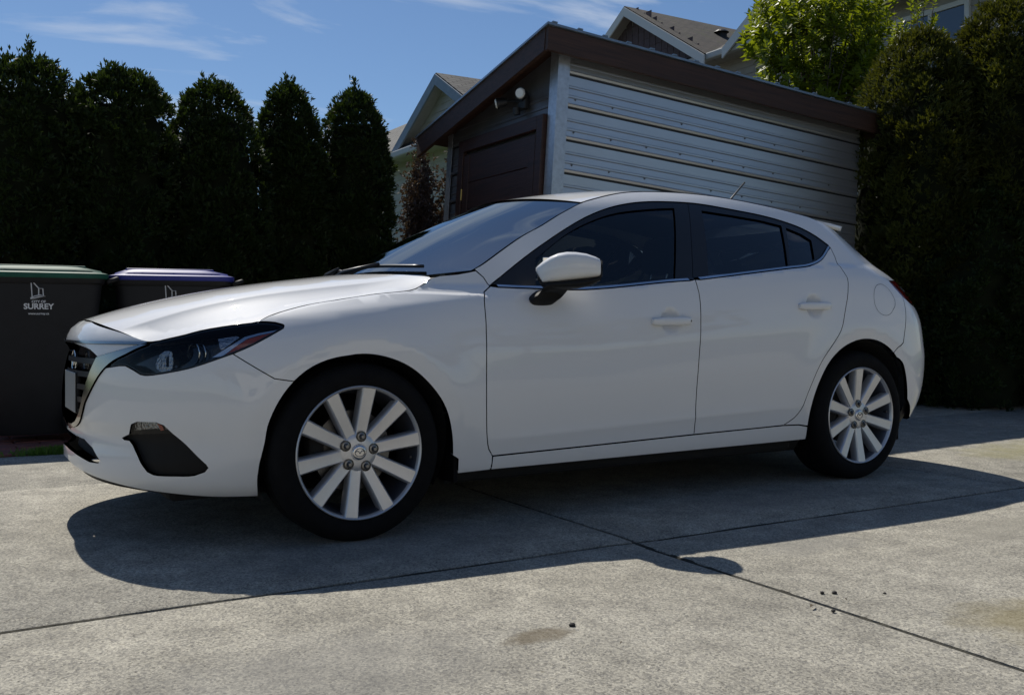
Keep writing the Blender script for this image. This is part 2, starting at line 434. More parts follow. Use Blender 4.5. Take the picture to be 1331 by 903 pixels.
# ragged dirt and moss sitting in the joints
def joint_strip(p0, p1, w, n=120):
    V, F = [], []; p0, p1 = np.array(p0), np.array(p1); d = (p1-p0)/np.linalg.norm(p1-p0); q = np.array((-d[1], d[0]))
    for i in range(n+1):
        c = p0+(p1-p0)*i/n; ww = w*RNG.uniform(.55, 1.25)
        a = c+q*ww; b = c-q*ww
        V += [(a[0], a[1], -.012), (c[0], c[1], -.004+RNG.uniform(-.004, .004)), (b[0], b[1], -.012)]
        if i: k = 3*i; F += [(k-3, k, k+1, k-2), (k-2, k+1, k+2, k-1)]
    return V, F
for p0, p1 in (((-6, joint_y(-6)), (10, joint_y(10))), ((.815, -3.7), (.889, 0)), ((3.155, -3.7), (3.229, 0)), ((-1.525, -3.7), (-1.451, 0))):
    V, F = joint_strip(p0, p1, .013)
    link('joint_filler', fast_mesh('joint_filler', V, F), 'joint_fill', bed)

# brick pavers under the bins
soil = tag(link('planting_bed', fast_mesh('planting_bed', [(-9, 2.27, -.05), (14, 2.27, -.05), (14, 9, -.05), (-9, 9, -.05)], [(0, 1, 2, 3)]), 'soil'), kind='structure')
pm = B().box((-.143, -.068, -.06), (.143, .068, 0), bevel=.008, seg=1).mesh('paver')
paving = tag(link('paving', fast_mesh('paving', [(-2.3, 2.28, -.045), (1.6, 2.28, -.045), (1.6, 3.72, -.045), (-2.3, 3.72, -.045)], [(0, 1, 2, 3)]), 'soil'), kind='structure')
for r in range(10):
    for k in range(13):
        x = -2.2+k*.294+(.147 if r % 2 else 0); y = 2.36+r*.144
        link('paver', pm, 'paver', paving, loc=(x, y, .012+random.uniform(-.004, .004)), rot=(random.uniform(-.01, .01), random.uniform(-.01, .01), random.uniform(-.015, .015)))

# ------------------------------------------------------------------ car body surface
def pchip(xs, ys):
    xs = np.asarray(xs, float); ys = np.asarray(ys, float); h = np.diff(xs); d = np.diff(ys)/h; m = np.zeros_like(ys)
    for i in range(1, len(xs)-1):
        if d[i-1]*d[i] > 0:
            w1 = 2*h[i]+h[i-1]; w2 = h[i]+2*h[i-1]; m[i] = (w1+w2)/(w1/d[i-1]+w2/d[i])
    m[0] = d[0]; m[-1] = d[-1]
    def f(x):
        x = np.asarray(x, float); i = np.clip(np.searchsorted(xs, x)-1, 0, len(h)-1); t = (x-xs[i])/h[i]
        r = ((1+2*t)*(1-t)**2)*ys[i]+t*(1-t)**2*h[i]*m[i]+t*t*(3-2*t)*ys[i+1]+t*t*(t-1)*h[i]*m[i+1]
        r = np.where(x < xs[0], ys[0]+m[0]*(x-xs[0]), r); return np.where(x > xs[-1], ys[-1]+m[-1]*(x-xs[-1]), r)
    return f
belt = pchip([-1, -.3, .1, .55, .75, 1.0, 1.2, 1.5, 2.0, 2.45, 2.8, 3.2, 3.6], [.80, .86, .905, .937, .932, .931, .944, .974, 1.022, 1.070, 1.085, 1.07, 1.04])
T_ = np.array([0, .06, .14, .24, .38, .52, .66, .80, .92, 1.0])
ST = [-1.0, -.45, 0., .5, 1.0, 1.5, 2.1, 2.7, 3.2, 3.7]
LW = np.array([
 [.780, .828, .852, .866, .876, .884, .880, .862, .800, .700], [.780, .828, .852, .870, .884, .892, .888, .868, .810, .715],
 [.790, .832, .856, .878, .893, .900, .896, .878, .830, .745], [.800, .842, .858, .872, .886, .893, .891, .877, .842, .790],
 [.800, .844, .860, .870, .884, .892, .892, .881, .858, .835], [.800, .844, .860, .870, .884, .893, .894, .885, .864, .842],
 [.800, .844, .862, .874, .888, .897, .899, .890, .868, .840], [.795, .836, .862, .882, .896, .902, .902, .890, .858, .810],
 [.780, .820, .850, .876, .892, .898, .896, .880, .840, .780], [.760, .800, .830, .860, .880, .888, .884, .862, .815, .740]])
GH = np.array([0, .1, .2, .3, .38, .46, .6])
SG = [-.2, .5, 1.0, 1.5, 2.1, 2.7, 3.2, 3.7]
GW = np.array([
 [.0, .052, .110, .180, .255, .36, .60], [.0, .052, .108, .175, .245, .35, .60], [.0, .050, .104, .165, .225, .33, .60], [.0, .050, .104, .165, .225, .33, .60],
 [.0, .055, .115, .182, .252, .355, .60], [.0, .062, .130, .210, .295, .40, .64], [.0, .068, .142, .228, .320, .43, .68], [.0, .070, .146, .234, .326, .44, .70]])
def bi(xs, ts, M):
    cols = [pchip(ts, M[i]) for i in range(len(xs))]; xs = np.asarray(xs)
    def f(x, t):
        V = np.stack([c(t) for c in cols], 0); h = np.diff(xs)
        D = np.diff(V, axis=0)/h.reshape((-1,)+(1,)*(V.ndim-1))
        Mx = np.zeros_like(V); Mx[1:-1] = (D[1:]+D[:-1])/2; Mx[0] = D[0]; Mx[-1] = D[-1]
        i = np.clip(np.searchsorted(xs, x)-1, 0, len(h)-1); u = np.clip((x-xs[i])/h[i], 0, 1)
        g = lambda A, k: np.take_along_axis(A, k[None], 0)[0]
        return ((1+2*u)*(1-u)**2)*g(V, i)+u*(1-u)**2*h[i]*g(Mx, i)+u*u*(3-2*u)*g(V, i+1)+u*u*(u-1)*h[i]*g(Mx, i+1)
    return f
fL = bi(ST, T_, LW); fG = bi(SG, GH, GW)
wing_z = pchip([-.4, -.154, .05, .17, .295, .44, .7], [.80, .851, .890, .905, .908, .904, .902])
HANDLES = ((1.452, .800), (2.350, .874))
def W(x, z):
    x = np.atleast_1d(np.asarray(x, float)); z = np.atleast_1d(np.asarray(z, float)); x, z = np.broadcast_arrays(x, z)
    b = belt(x); t = np.clip((z-.17)/(b-.17), -.1, 1.0); lo = fL(x, t)
    up = fL(x, np.ones_like(x))-.012*np.clip((z-b)/.012, 0, 1)-fG(x, np.clip(z-b, 0, .6))
    y = np.where(z <= b, lo, up)
    for cx, cz in ((.012, .320), (2.70, .335)):
        r = np.hypot(x-cx, z-cz); f = np.where(r < .418, np.clip((r-.352)/.066, 0, 1), np.exp(-np.clip((r-.418)/.085, 0, 9)**2))
        y = y+.0095*f*np.clip((z-.25)/.25, 0, 1)
    # crisp shelf along the top of the front wing
    q = np.clip((z-wing_z(x))/.008, 0, 1)*np.clip((x+.36)/.16, 0, 1)*np.clip((.66-x)/.22, 0, 1)
    y = y-.017*q
    # crease low on the doors, fading in and out
    e = np.clip((x-.45)/.3, 0, 1)*np.clip((2.45-x)/.5, 0, 1); zc = .335+.055*(x-.6)/1.6
    y = y+.006*e*np.exp(-np.abs(z-zc)/.030)
    for hx, hz in HANDLES:
        q = np.clip(1-((x-hx)/.062)**2-((z-hz)/.060)**2, 0, 1); y = y-.022*q*q*(3-2*q)
    return y
xf = pchip([.15, .19, .23, .26, .30, .34, .38, .45, .55, .65, .72, .77, .81, .85, .92], [-.78, -.835, -.866, -.876, -.876, -.868, -.862, -.878, -.882, -.876, -.868, -.85, -.80, -.70, -.40])
xr = pchip([.2, .3, .4, .5, .6, .7, .8, .9, 1.0, 1.1, 1.2, 1.3, 1.45], [3.36, 3.44, 3.505, 3.535, 3.545, 3.53, 3.515, 3.48, 3.42, 3.30, 3.16, 3.04, 2.90])
XA, S0, S1, PF = -.05, -1.30, 4.10, 2.4
XBf = pchip([.2, .8, 1.0, 1.15, 1.3], [2.95, 2.95, 2.84, 2.72, 2.62])
PRf = pchip([.2, .7, 1.0, 1.2, 1.4], [2.9, 2.7, 2.4, 2.3, 2.3])
def Pt(s, z):
    s = np.atleast_1d(np.asarray(s, float)); z = np.atleast_1d(np.asarray(z, float)); s, z = np.broadcast_arrays(s, z)
    XB = XBf(z); PR = PRf(z)
    a = np.clip((s-S0)/(XA-S0), 0, 1)*np.pi/2; b = np.clip((S1-s)/(S1-XB), 0, 1)*np.pi/2
    xF = xf(z); xR = np.maximum(xr(z), XB+.02)
    x = np.where(s < XA, xF+(XA-xF)*(1-np.maximum(np.cos(a), 0)**(2/PF)), np.where(s > XB, xR-(xR-XB)*(1-np.maximum(np.cos(b), 0)**(2/PR)), s))
    m = np.where(s < XA, np.sin(a)**(2/PF), np.where(s > XB, np.sin(b)**(2/PR), 1.))
    return x, W(x, z)*m
def side_map(sgn):
    def M(u, z):
        x, y = Pt(u, z); return np.stack([x, sgn*y, np.broadcast_to(z, x.shape)], -1)
    return M
def front_map(u, z):
    x, y = Pt(S0+np.abs(u), z); return np.stack([x, -np.sign(u)*y, np.broadcast_to(z, x.shape)], -1)
def rear_map(u, z):
    x, y = Pt(S1-np.abs(u), z); return np.stack([x, -np.sign(u)*y, np.broadcast_to(z, x.shape)], -1)
def normals_of(M, u, v):
    h = 1e-3; n = np.cross(M(u+h, v)-M(u-h, v), M(u, v+h)-M(u, v-h)); n /= np.linalg.norm(n, axis=-1, keepdims=True)+1e-12
    P = M(u, v); ctr = np.stack([np.clip(P[:, 0], .1, 2.4), 0*P[:, 0], np.full(len(P), .60)], -1)
    s = np.sign((n*(P-ctr)).sum(-1)); s[s == 0] = 1
    return n*s[:, None]
def inside(pts, loops):
    r = np.zeros(len(pts), bool)
    for lp in loops:
        a = np.asarray(lp); b = np.roll(a, -1, 0)
        for (x0, y0), (x1, y1) in zip(a, b):
            c = ((y0 > pts[:, 1]) != (y1 > pts[:, 1])); 
            if c.any(): r[c] ^= pts[c, 0] < (x1-x0)*(pts[c, 1]-y0)/(y1-y0)+x0
    return r
def dens(lp, step):
    out = []; n = len(lp)
    for i in range(n):
        a, b = np.array(lp[i]), np.array(lp[(i+1) % n]); L = np.linalg.norm(b-a)
        if L < 1e-4: continue
        k = max(1, int(math.ceil(L/step)))
        for j in range(k): out.append(a+(b-a)*j/k)
    return np.array(out)
def offset(lp, d):
    a = np.asarray(lp); p = np.roll(a, 1, 0); n = np.roll(a, -1, 0)
    area = .5*np.sum(a[:, 0]*n[:, 1]-n[:, 0]*a[:, 1]); sg = 1 if area > 0 else -1
    def nor(e): e = e/(np.linalg.norm(e, axis=1, keepdims=True)+1e-12); return np.stack([-e[:, 1], e[:, 0]], 1)*sg
    m = nor(a-p)+nor(n-a); L2 = (m*m).sum(1, keepdims=True); m = m*2/np.maximum(L2, .9)
    return a+m*d
def surf_panel(name, outer, M, m, parent, holes=(), inset=0., gap=.0022, flange=.02, step=.028, nfun=None, smooth=True, guides=()):
    """a trimmed piece of a curved surface with its edges turned in"""
    loops = [offset(dens(outer, step*.7), gap)]+[offset(dens(h, step*.7), -gap) for h in holes]
    lo, hi = loops[0].min(0), loops[0].max(0)
    gx, gy = np.meshgrid(np.arange(lo[0], hi[0], step), np.arange(lo[1], hi[1], step*.87)); gx = gx+(np.arange(gx.shape[0]) % 2)[:, None]*step*.5
    G = np.stack([gx.ravel(), gy.ravel()], 1); G = G[inside(G, loops)] if len(G) else G
    bp = np.concatenate(loops)
    gp = [dens(list(g)+[g[-1]], step*.6) for g in guides]
    gp = np.concatenate([g[inside(g, loops)] for g in gp]) if gp else np.zeros((0, 2))
    if len(gp) and len(G):
        dg = np.linalg.norm(G[:, None]-gp[None], axis=2).min(1); G = G[dg > step*.5]
    if len(gp):
        db = np.full(len(gp), 9.)
        for k in range(0, len(bp), 64): db = np.minimum(db, np.linalg.norm(gp[:, None]-bp[None, k:k+64], axis=2).min(1))
        gp = gp[db > step*.35]
    if len(G):
        d = np.full(len(G), 9.)
        for k in range(0, len(bp), 64): d = np.minimum(d, np.linalg.norm(G[:, None]-bp[None, k:k+64], axis=2).min(1))
        G = G[d > step*.45]
    if len(gp): G = np.concatenate([G, gp])
    pts = [Vector(p) for p in bp]+[Vector(p) for p in G]; edges = []; o = 0
    for l in loops:
        n = len(l); edges += [(o+i, o+(i+1) % n) for i in range(n)]; o += n
    vs, es, fs, *_ = geometry.delaunay_2d_cdt(pts, edges, [], 0, 1e-6)
    V = np.array([(v.x, v.y) for v in vs]); F = np.array(fs); cen = V[F].mean(1); F = F[inside(cen, loops)]
    nf = nfun or normals_of
    P = M(V[:, 0], V[:, 1]); N = nf(M, V[:, 0], V[:, 1]); P = P-N*inset
    fn = np.cross(P[F[:, 1]]-P[F[:, 0]], P[F[:, 2]]-P[F[:, 0]]); fl = (fn*N[F[:, 0]]).sum(1) < 0; F[fl] = F[fl][:, ::-1]
    VV = [P]; NN = [N]; FF = [tuple(f) for f in F]; base = len(P)
    if flange > 0:
        for l in loops:
            p = M(l[:, 0], l[:, 1]); nn = nf(M, l[:, 0], l[:, 1]); p = p-nn*inset; k = len(p); q = p-nn*flange
            VV += [p, q]; t = np.roll(p, -1, 0)-np.roll(p, 1, 0); on = np.cross(t, nn); on /= np.linalg.norm(on, axis=1, keepdims=True)+1e-9; NN += [on, on]
            FF += [(base+i, base+(i+1) % k, base+k+(i+1) % k, base+k+i) for i in range(k)]; base += 2*k
    me = bpy.data.meshes.new(name); me.from_pydata(np.concatenate(VV).tolist(), [], FF); me.update()
    ob = link(name, me, m, parent, smooth=True)
    me.normals_split_custom_set_from_vertices(np.concatenate(NN).tolist())
    return ob
def mirror_loop(half):
    """half outline in distance from the centre line -> closed symmetric outline"""
    return [tuple(p) for p in half]+[(-p[0], p[1]) for p in reversed(half) if p[0] > 1e-6]
F_ = lambda pts: [(s-S0, z) for s, z in pts]
R_ = lambda pts: [(S1-s, z) for s, z in pts]

# outlines on the body surface (distance along the flank, height), in metres
hoodfront = [(-1.142, .799), (-.842, .760), (-.704, .729)]
grilletop = [(-1.30, .7215), (-1.275, .721), (-1.106, .706), (-1.028, .694), (-.972, .671)]
chrome_up = [(-.972, .671), (-.842, .697), (-.703, .726)]
chrome_out = [(-.703, .719), (-.757, .702), (-.802, .685), (-.870, .660), (-.916, .634), (-.954, .603), (-.983, .572), (-1.01, .543), (-1.05, .503), (-1.093, .443), (-1.16, .41), (-1.286, .387)]
chrome_in = [(-.972, .670), (-.998, .639), (-1.021, .604), (-1.058, .540), (-1.077, .506), (-1.114, .456), (-1.16, .43), (-1.226, .413)]
lip = [(-1.254, .262), (-1.137, .250), (-1.03, .238), (-.893, .224), (-.754, .209), (-.628, .198), (-.453, .184), (-.304, .182)]
fog = [(-.843, .389), (-.803, .403), (-.607, .412), (-.566, .379), (-.512, .335), (-.466, .295), (-.477, .281), (-.513, .268), (-.581, .265), (-.675, .267), (-.703, .277), (-.721, .294), (-.769, .346), (-.807, .382), (-.834, .383)]
foglens = [(-.803, .403), (-.780, .440), (-.752, .450), (-.667, .451), (-.636, .441), (-.607, .412)]
head_top = [(-.703, .726), (-.618, .742), (-.558, .754), (-.500, .769), (-.393, .787), (-.310, .798), (-.289, .799), (-.247, .796), (-.222, .789), (-.216, .783)]
head_bot = [(-.220, .776), (-.252, .756), (-.319, .718), (-.385, .688), (-.460, .662), (-.535, .639), (-.613, .624), (-.709, .612), (-.734, .615), (-.771, .631), (-.808, .644), (-.868, .640), (-.911, .635)]
bump_fend = [(-.385, .688), (-.254, .602), (-.232, .598), (-.193, .591)]
hoodside = [(-.303, .800), (-.273, .820), (-.227, .837), (-.145, .860), (-.036, .881), (.118, .905), (.256, .920), (.286, .928), (.324, .947), (.361, .970)]
cowl = [(.395, .980), (.472, .988), (.530, .999), (.553, 1.004)]
ws_edge = [(.549, 1.011), (.582, 1.027), (.694, 1.095), (.812, 1.162), (.921, 1.213), (1.039, 1.273), (1.154, 1.324), (1.183, 1.335)]
fend_pillar = [(.553, 1.003), (.579, .977), (.593, .941)]
door_front = [(.593, .941), (.555, .916), (.538, .884), (.524, .78), (.518, .643), (.518, .511), (.531, .349), (.544, .299), (.564, .271)]
door_bot = [(.564, .271), (1.006, .280), (1.419, .289), (1.605, .293), (2.166, .303)]
farch = [(-.298, .182), (-.296, .241), (-.291, .328), (-.273, .436), (-.237, .526), (-.193, .591), (-.138, .641), (-.074, .671), (.004, .682), (.096, .669), (.182, .635), (.250, .585), (.318, .509), (.350, .451), (.376, .360), (.386, .285)]
rarch = [(2.346, .223), (2.336, .290), (2.343, .388), (2.381, .498), (2.447, .602), (2.530, .665), (2.630, .702), (2.719, .711), (2.811, .697), (2.905, .652), (2.967, .591), (2.985, .550), (3.010, .469), (3.034, .391)]
beltl = [(.59, .937), (.735, .934), (.991, .931), (1.124, .939), (1.472, .973), (1.631, .985), (1.952, 1.022), (2.237, 1.055), (2.406, 1.075), (2.515, 1.108), (2.629, 1.178)]
dlo = [(.596, .944), (.779, 1.061), (.905, 1.134), (1.039, 1.205), (1.177, 1.269), (1.315, 1.317), (1.452, 1.348), (1.585, 1.364), (1.795, 1.371), (1.895, 1.367), (2.061, 1.351), (2.232, 1.332), (2.362, 1.310), (2.492, 1.276), (2.569, 1.239), (2.630, 1.193)]
fglass = [(.84, 1.063), (1.029, 1.178), (1.163, 1.238), (1.33, 1.291), (1.558, 1.326), (1.689, 1.338)]
bsplit = [(1.792, 1.3695), (1.707, 1.182), (1.630, .989), (1.633, .930), (1.619, .776), (1.600, .536), (1.605, .293)]
rglass = [(1.855, 1.335), (2.038, 1.321), (2.212, 1.305), (2.347, 1.284), (2.254, 1.069), (1.73, 1.010)]
qglass = [(2.375, 1.274), (2.467, 1.245), (2.518, 1.214), (2.472, 1.115), (2.408, 1.091), (2.272, 1.070)]
rdoor = [(2.636, 1.179), (2.634, 1.128), (2.622, 1.078), (2.630, 1.019), (2.612, .968), (2.564, .856), (2.519, .755), (2.460, .688), (2.383, .604), (2.315, .479), (2.270, .376), (2.231, .335), (2.166, .303)]
seam = [(1.183, 1.335), (1.202, 1.341), (1.367, 1.385), (1.483, 1.407), (1.7, 1.423), (2.0, 1.419), (2.4, 1.376), (2.7, 1.328), (2.9, 1.292), (3.05, 1.268), (3.295, 1.262)]
tail_top = [(2.986, 1.011), (3.12, 1.016), (3.30, 1.018), (3.445, 1.012)]
tail_bot = [(2.986, 1.011), (3.0, .980), (3.051, .931), (3.15, .892), (3.30, .865), (3.50, .845)]

tail_in = [(3.445, 1.012), (3.50, .93), (3.50, .845)]

car = tag(empty('car'), 'white five-door hatchback with silver ten-spoke alloy wheels parked on the driveway', 'car')
farch_c = cr(farch, .02); rarch_c = cr(rarch, .02)
i_bf = min(range(len(farch_c)), key=lambda i: np.hypot(farch_c[i][0]+.193, farch_c[i][1]-.591))
# --- front bumper, nose, grille
half = F_([(S0, .376)]+cr(chrome_out, .03)[::-1][0:0]+[p for p in cr(chrome_out[4:], .03)[::-1]]+cr(head_bot, .03)[::-1][1:-1])
hb = cr(head_bot[3:], .03)            # from the fender seam inwards
half = F_([(S0, .376)]+cr(chrome_out[4:], .03)[::-1]+hb[::-1][1:]+bump_fend[1:]+farch_c[:i_bf][::-1]+cr(lip, .03)[::-1]+[(S0, .264)])
intake = F_([(S0, .366), (-1.252, .366), (-1.108, .362), (-1.028, .340), (-.955, .300), (-.965, .290), (-1.028, .288), (-1.095, .296), (-1.197, .306), (S0, .310)])
fog_union = cr(fog[6:]+[fog[0]], .02)+foglens+cr(fog[3:7], .02)
bumper = surf_panel('front_bumper', mirror_loop(half), front_map, 'paint', car,
    holes=[mirror_loop(intake), F_(fog_union), [(-a, b) for a, b in F_(fog_union)]], gap=.0015)
surf_panel('nose_panel', mirror_loop(F_([(S0, .8045)]+cr(hoodfront, .03)+chrome_up[::-1]+cr(grilletop, .03)[::-1])), front_map, 'paint', car)
surf_panel('lower_intake', mirror_loop(intake), front_map, 'black_plastic', car, inset=.055, flange=0, gap=-.01)
grille = surf_panel('grille', mirror_loop(F_(cr(grilletop, .03)+cr(chrome_in, .03)[1:]+[(S0, .40)])), front_map, 'gloss_black', car, inset=.055, flange=0, gap=-.012)
for k, z in enumerate((.455, .505, .555, .605, .655)):
    w = [.235, .255, .285, .31, .335][k]
    surf_panel('grille_bar', mirror_loop([(0, z+.010), (w-.03, z+.012), (w, z+.006), (w-.02, z-.010), (0, z-.010)]), front_map, 'satin_black', grille, inset=.020, flange=.03, gap=0, step=.02)
wing = F_(chrome_up[::-1]+cr(chrome_in, .02)[1:]+[(S0, .405), (S0, .380)]+cr(chrome_out, .02)[::-1])
surf_panel('grille_surround', mirror_loop(wing), front_map, 'wing_chrome', car, inset=-.006, flange=.05, gap=.001, step=.016)
pb = B(); pb.box((-.864, -.152, .452), (-.859, .152, .604), bevel=.002, seg=1)
plate = pb.make('licence_plate', 'plate_white', car)
B().box((-.8585, -.156, .448), (-.840, .156, .608), bevel=.006).make('plate_holder', 'black_plastic', plate)
# badge in the grille
def badge(parent, M, r, mname='chrome'):
    b = B(); n = 28
    b.tube([M @ Vector((r*math.cos(2*math.pi*k/n), 0, r*.80*math.sin(2*math.pi*k/n))) for k in range(n+1)], r*.085, 6, caps=False)
    b.tube([M @ Vector((u*r, 0, v*r)) for u, v in cr([(-.95, .12), (-.62, .34), (-.30, .24), (0, -.18), (.30, .24), (.62, .34), (.95, .12)], .12)], r*.09, 6)
    return b.make('badge', mname, parent, smooth=True)
badge(grille, Matrix.Translation((-.846, 0, .640)) @ Matrix.Rotation(math.pi/2, 4, 'Z'), .058)
surf_panel('bumper_skirt', mirror_loop(F_([(S0, .258)]+[(s, z-.006) for s, z in lip]+[(-.304, .165), (-.6, .16), (-.9, .175), (S0, .19)])), front_map, 'black_plastic', car, inset=.025, flange=0, gap=0)
HEAD = cr(head_top, .02)+cr(head_bot, .02)+cr(chrome_out[:5], .02)[::-1]
for sgn in (-1, 1):
    M = side_map(sgn)
    surf_panel('fog_bezel', cr(fog, .02, True), M, 'black_plastic', bumper, inset=.016, flange=0, gap=-.006, step=.022)
    fl = surf_panel('fog_lamp', [(-.803, .403), (-.780, .440), (-.752, .450), (-.677, .450), (-.640, .440), (-.635, .411)], M, 'lamp_silver', bumper, inset=.018, flange=0, gap=-.003, step=.02)
    surf_panel('fog_lens', [(-.803, .403), (-.780, .440), (-.752, .450), (-.667, .451), (-.636, .441), (-.607, .412)], M, 'lamp_glass', fl, inset=.004, flange=0, gap=.001, step=.03)
    surf_panel('fog_marker', [(-.672, .444), (-.652, .438), (-.648, .422), (-.662, .418)], M, 'amber', fl, inset=.012, flange=.004, gap=0, step=.02)
    hl = surf_panel('headlamp', HEAD, M, 'gloss_black', car, inset=.050, flange=0, gap=-.004, step=.025)
    surf_panel('lamp_lens', HEAD, M, 'lamp_glass', hl, inset=.002, flange=.03, gap=.0025, step=.022)
    surf_panel('lamp_rim', HEAD, M, 'satin_black', hl, inset=.004, flange=.04, gap=.002, step=.02, holes=[offset(np.array(dens(HEAD, .02)), .009)])
    surf_panel('low_beam', cr([(-.685, .644), (-.681, .665), (-.670, .686), (-.647, .701), (-.619, .699), (-.614, .640), (-.628, .626), (-.658, .627)], .01, True), M, 'lamp_silver', hl, inset=.020, flange=.006, gap=0, step=.02,
               holes=[[(-.640, .646), (-.628, .646), (-.628, .685), (-.640, .680)]])
    surf_panel('turn_reflector', [(-.440, .751), (-.374, .761), (-.365, .756), (-.427, .706), (-.434, .715)], M, 'lamp_silver', hl, inset=.022, flange=.015, gap=0, step=.02)
    surf_panel('light_strip', [(-.46, .678), (-.424, .701), (-.381, .729), (-.346, .753), (-.301, .766), (-.231, .780), (-.251, .770), (-.298, .759), (-.336, .747), (-.371, .722), (-.402, .698), (-.424, .683)], M, 'satin_chrome', hl, inset=.014, flange=.02, gap=0, step=.02)
    surf_panel('marker_lamp', [(-.424, .682), (-.402, .696), (-.371, .721), (-.336, .745), (-.298, .757), (-.246, .771), (-.265, .754), (-.302, .731), (-.354, .704), (-.388, .690)], M, 'amber', hl, inset=.012, flange=.02, gap=.001, step=.02)
    # projector barrel behind the lens
    pc = M(np.array([-.575]), np.array([.700]))[0]; nn = normals_of(M, np.array([-.575]), np.array([.700]))[0]
    d = Vector((-.93, sgn*.30, 0)).normalized(); c0 = Vector(pc)-Vector(nn)*.075
    B().cyl(c0+d*.0, c0+d*.05, .036, .034, 28).make('projector', 'gloss_black', hl, angle=40)
    for ss, rr, tr_ in ((-.545, .040, .0035), (-.518, .037, .0025)):
        pc = Vector(M(np.array([ss]), np.array([.699]))[0])-Vector(normals_of(M, np.array([ss]), np.array([.699]))[0])*.050
        e1 = Vector((0, 0, 1)); e2 = d.cross(e1).normalized()
        B().tube([pc+(e1*math.cos(a)+e2*math.sin(a))*rr for a in np.linspace(0, 2*math.pi, 33)], tr_, 8, caps=False).make('lamp_ring', 'chrome', hl, smooth=True)


# --- flanks
gap_front = hoodside+[cowl[0]]+cowl[1:]
for sgn in (-1, 1):
    M = side_map(sgn)
    i_s = i_bf
    fend = [(-.218, .785)]+cr(head_top[5:9], .02)[::-1]+cr(hoodside, .025)[1:]+cowl+fend_pillar[1:]+cr(door_front, .025)[1:]+[(.566, .240), (.562, .214), (.418, .210), (.412, .270), (.386, .285)]+farch_c[i_s:][::-1][1:]+bump_fend[::-1]+cr(head_bot[:4], .02)[::-1][1:]
    gx_ = np.arange(-.34, .62, .012)
    surf_panel('fender', fend, M, 'paint', car, step=.022, guides=[np.stack([gx_, wing_z(gx_)+dz], 1) for dz in (-.004, .0, .004, .008, .012)])
    bs = cr(bsplit[2:], .03); gd_ = np.arange(.5, 2.4, .012); dgd = [np.stack([gd_, .335+.055*(gd_-.6)/1.6+dz], 1) for dz in (-.012, 0, .012)]
    fd = surf_panel('front_door', cr(door_front, .025)+[(1.006, .280), (1.419, .289)]+bs[::-1]+cr(beltl[:6], .03)[::-1][1:-1], M, 'paint', car, step=.019, guides=dgd)
    rd = surf_panel('rear_door', bs+[(2.0, .2995)]+cr(rdoor, .025)[::-1]+cr(beltl[5:], .025)[::-1][1:-1], M, 'paint', car, step=.019, guides=dgd)
    side = fend_pillar[::-1][:2]+cr(ws_edge, .03)+cr(seam, .03)[1:]+[(3.345, 1.15)]+tail_top[::-1][:1]+tail_top[::-1][1:]+cr(tail_bot[:3], .02)[1:]+[(3.041, .903), (2.974, .69)]
    ia = 1+min(range(len(rarch_c)), key=lambda i: np.hypot(rarch_c[i][0]-2.925, rarch_c[i][1]-.637)); ib = min(range(len(rarch_c)), key=lambda i: abs(rarch_c[i][1]-.29)+(9 if rarch_c[i][0] > 2.5 else 0))
    side += rarch_c[ib:ia][::-1]+[(2.27, .300), (2.166, .303)]+cr(rdoor, .025)[::-1][1:]+cr(dlo, .03)[::-1]
    bs_ = surf_panel('body_side', side, M, 'paint', car, step=.026)
    surf_panel('rocker_panel', [(.566, .214), (1.018, .216), (2.344, .2215), (2.336, .286), (2.27, .298), (2.166, .301), (1.605, .291), (1.006, .278), (.566, .269)], M, 'paint', car, step=.022)
    surf_panel('sill_underside', [(.40, .14), (2.36, .14), (2.345, .24), (.42, .24)], M, 'underbody', car, inset=.03, flange=0, gap=0, step=.05)
    # fuel flap on the driver's side only
    if sgn == -1:
        fc = [(2.868+.078*math.cos(a)*(1-.1*math.sin(a)), .911+.082*math.sin(a)) for a in np.linspace(0, 2*math.pi, 40, endpoint=False)]
        surf_panel('fuel_flap_seam', fc, M, 'satin_black', bs_, inset=-.0006, flange=0, gap=0, step=.03, holes=[[(2.868+(x-2.868)*.972, .911+(z-.911)*.974) for x, z in fc]])
    # window surround, panes, bright strip
    b2 = lambda l: [(s, z+.013) for s, z in l]
    bsu = cr(bsplit[:3], .03); fg = cr(fglass, .03)+[(1.53, .993), (1.484, .988), (1.134, .956), (1.0, .948), (.806, .951)]
    top = cr(dlo, .03); isp = min(range(len(top)), key=lambda i: abs(top[i][0]-1.792))
    beltc = cr(beltl, .03); ibp = min(range(len(beltc)), key=lambda i: abs(beltc[i][0]-1.631))
    fr = surf_panel('window_frame', [(.60, .951)]+top[1:isp]+bsu+b2(beltc[1:ibp])[::-1], M, 'satin_black', fd, holes=[fg], inset=.004, flange=.02, gap=.0012, step=.03)
    surf_panel('window_pane', fg, M, 'side_glass', fd, inset=.012, flange=0, gap=-.003, step=.04)
    fr = surf_panel('window_frame', top[isp:]+[(2.622, 1.184)]+b2(beltc[ibp:-4])[::-1]+bsu[::-1], M, 'satin_black', rd, holes=[rglass, qglass], inset=.004, flange=.02, gap=.0012, step=.03)
    surf_panel('window_pane', rglass, M, 'privacy_glass', rd, inset=.012, flange=0, gap=-.003, step=.04)
    surf_panel('quarter_pane', qglass, M, 'privacy_glass', rd, inset=.012, flange=0, gap=-.003, step=.04)
    def strip_of(l, w=.0105):
        a = np.array(l); t = np.gradient(a, axis=0); t /= np.linalg.norm(t, axis=1, keepdims=True); n = np.stack([-t[:, 1], t[:, 0]], 1)
        return [tuple(p) for p in a+n*.0015]+[tuple(p) for p in (a+n*w)[::-1]]
    surf_panel('belt_trim', strip_of(beltc[1:ibp]), M, 'satin_chrome', fd, inset=-.003, flange=.012, gap=0, step=.02)
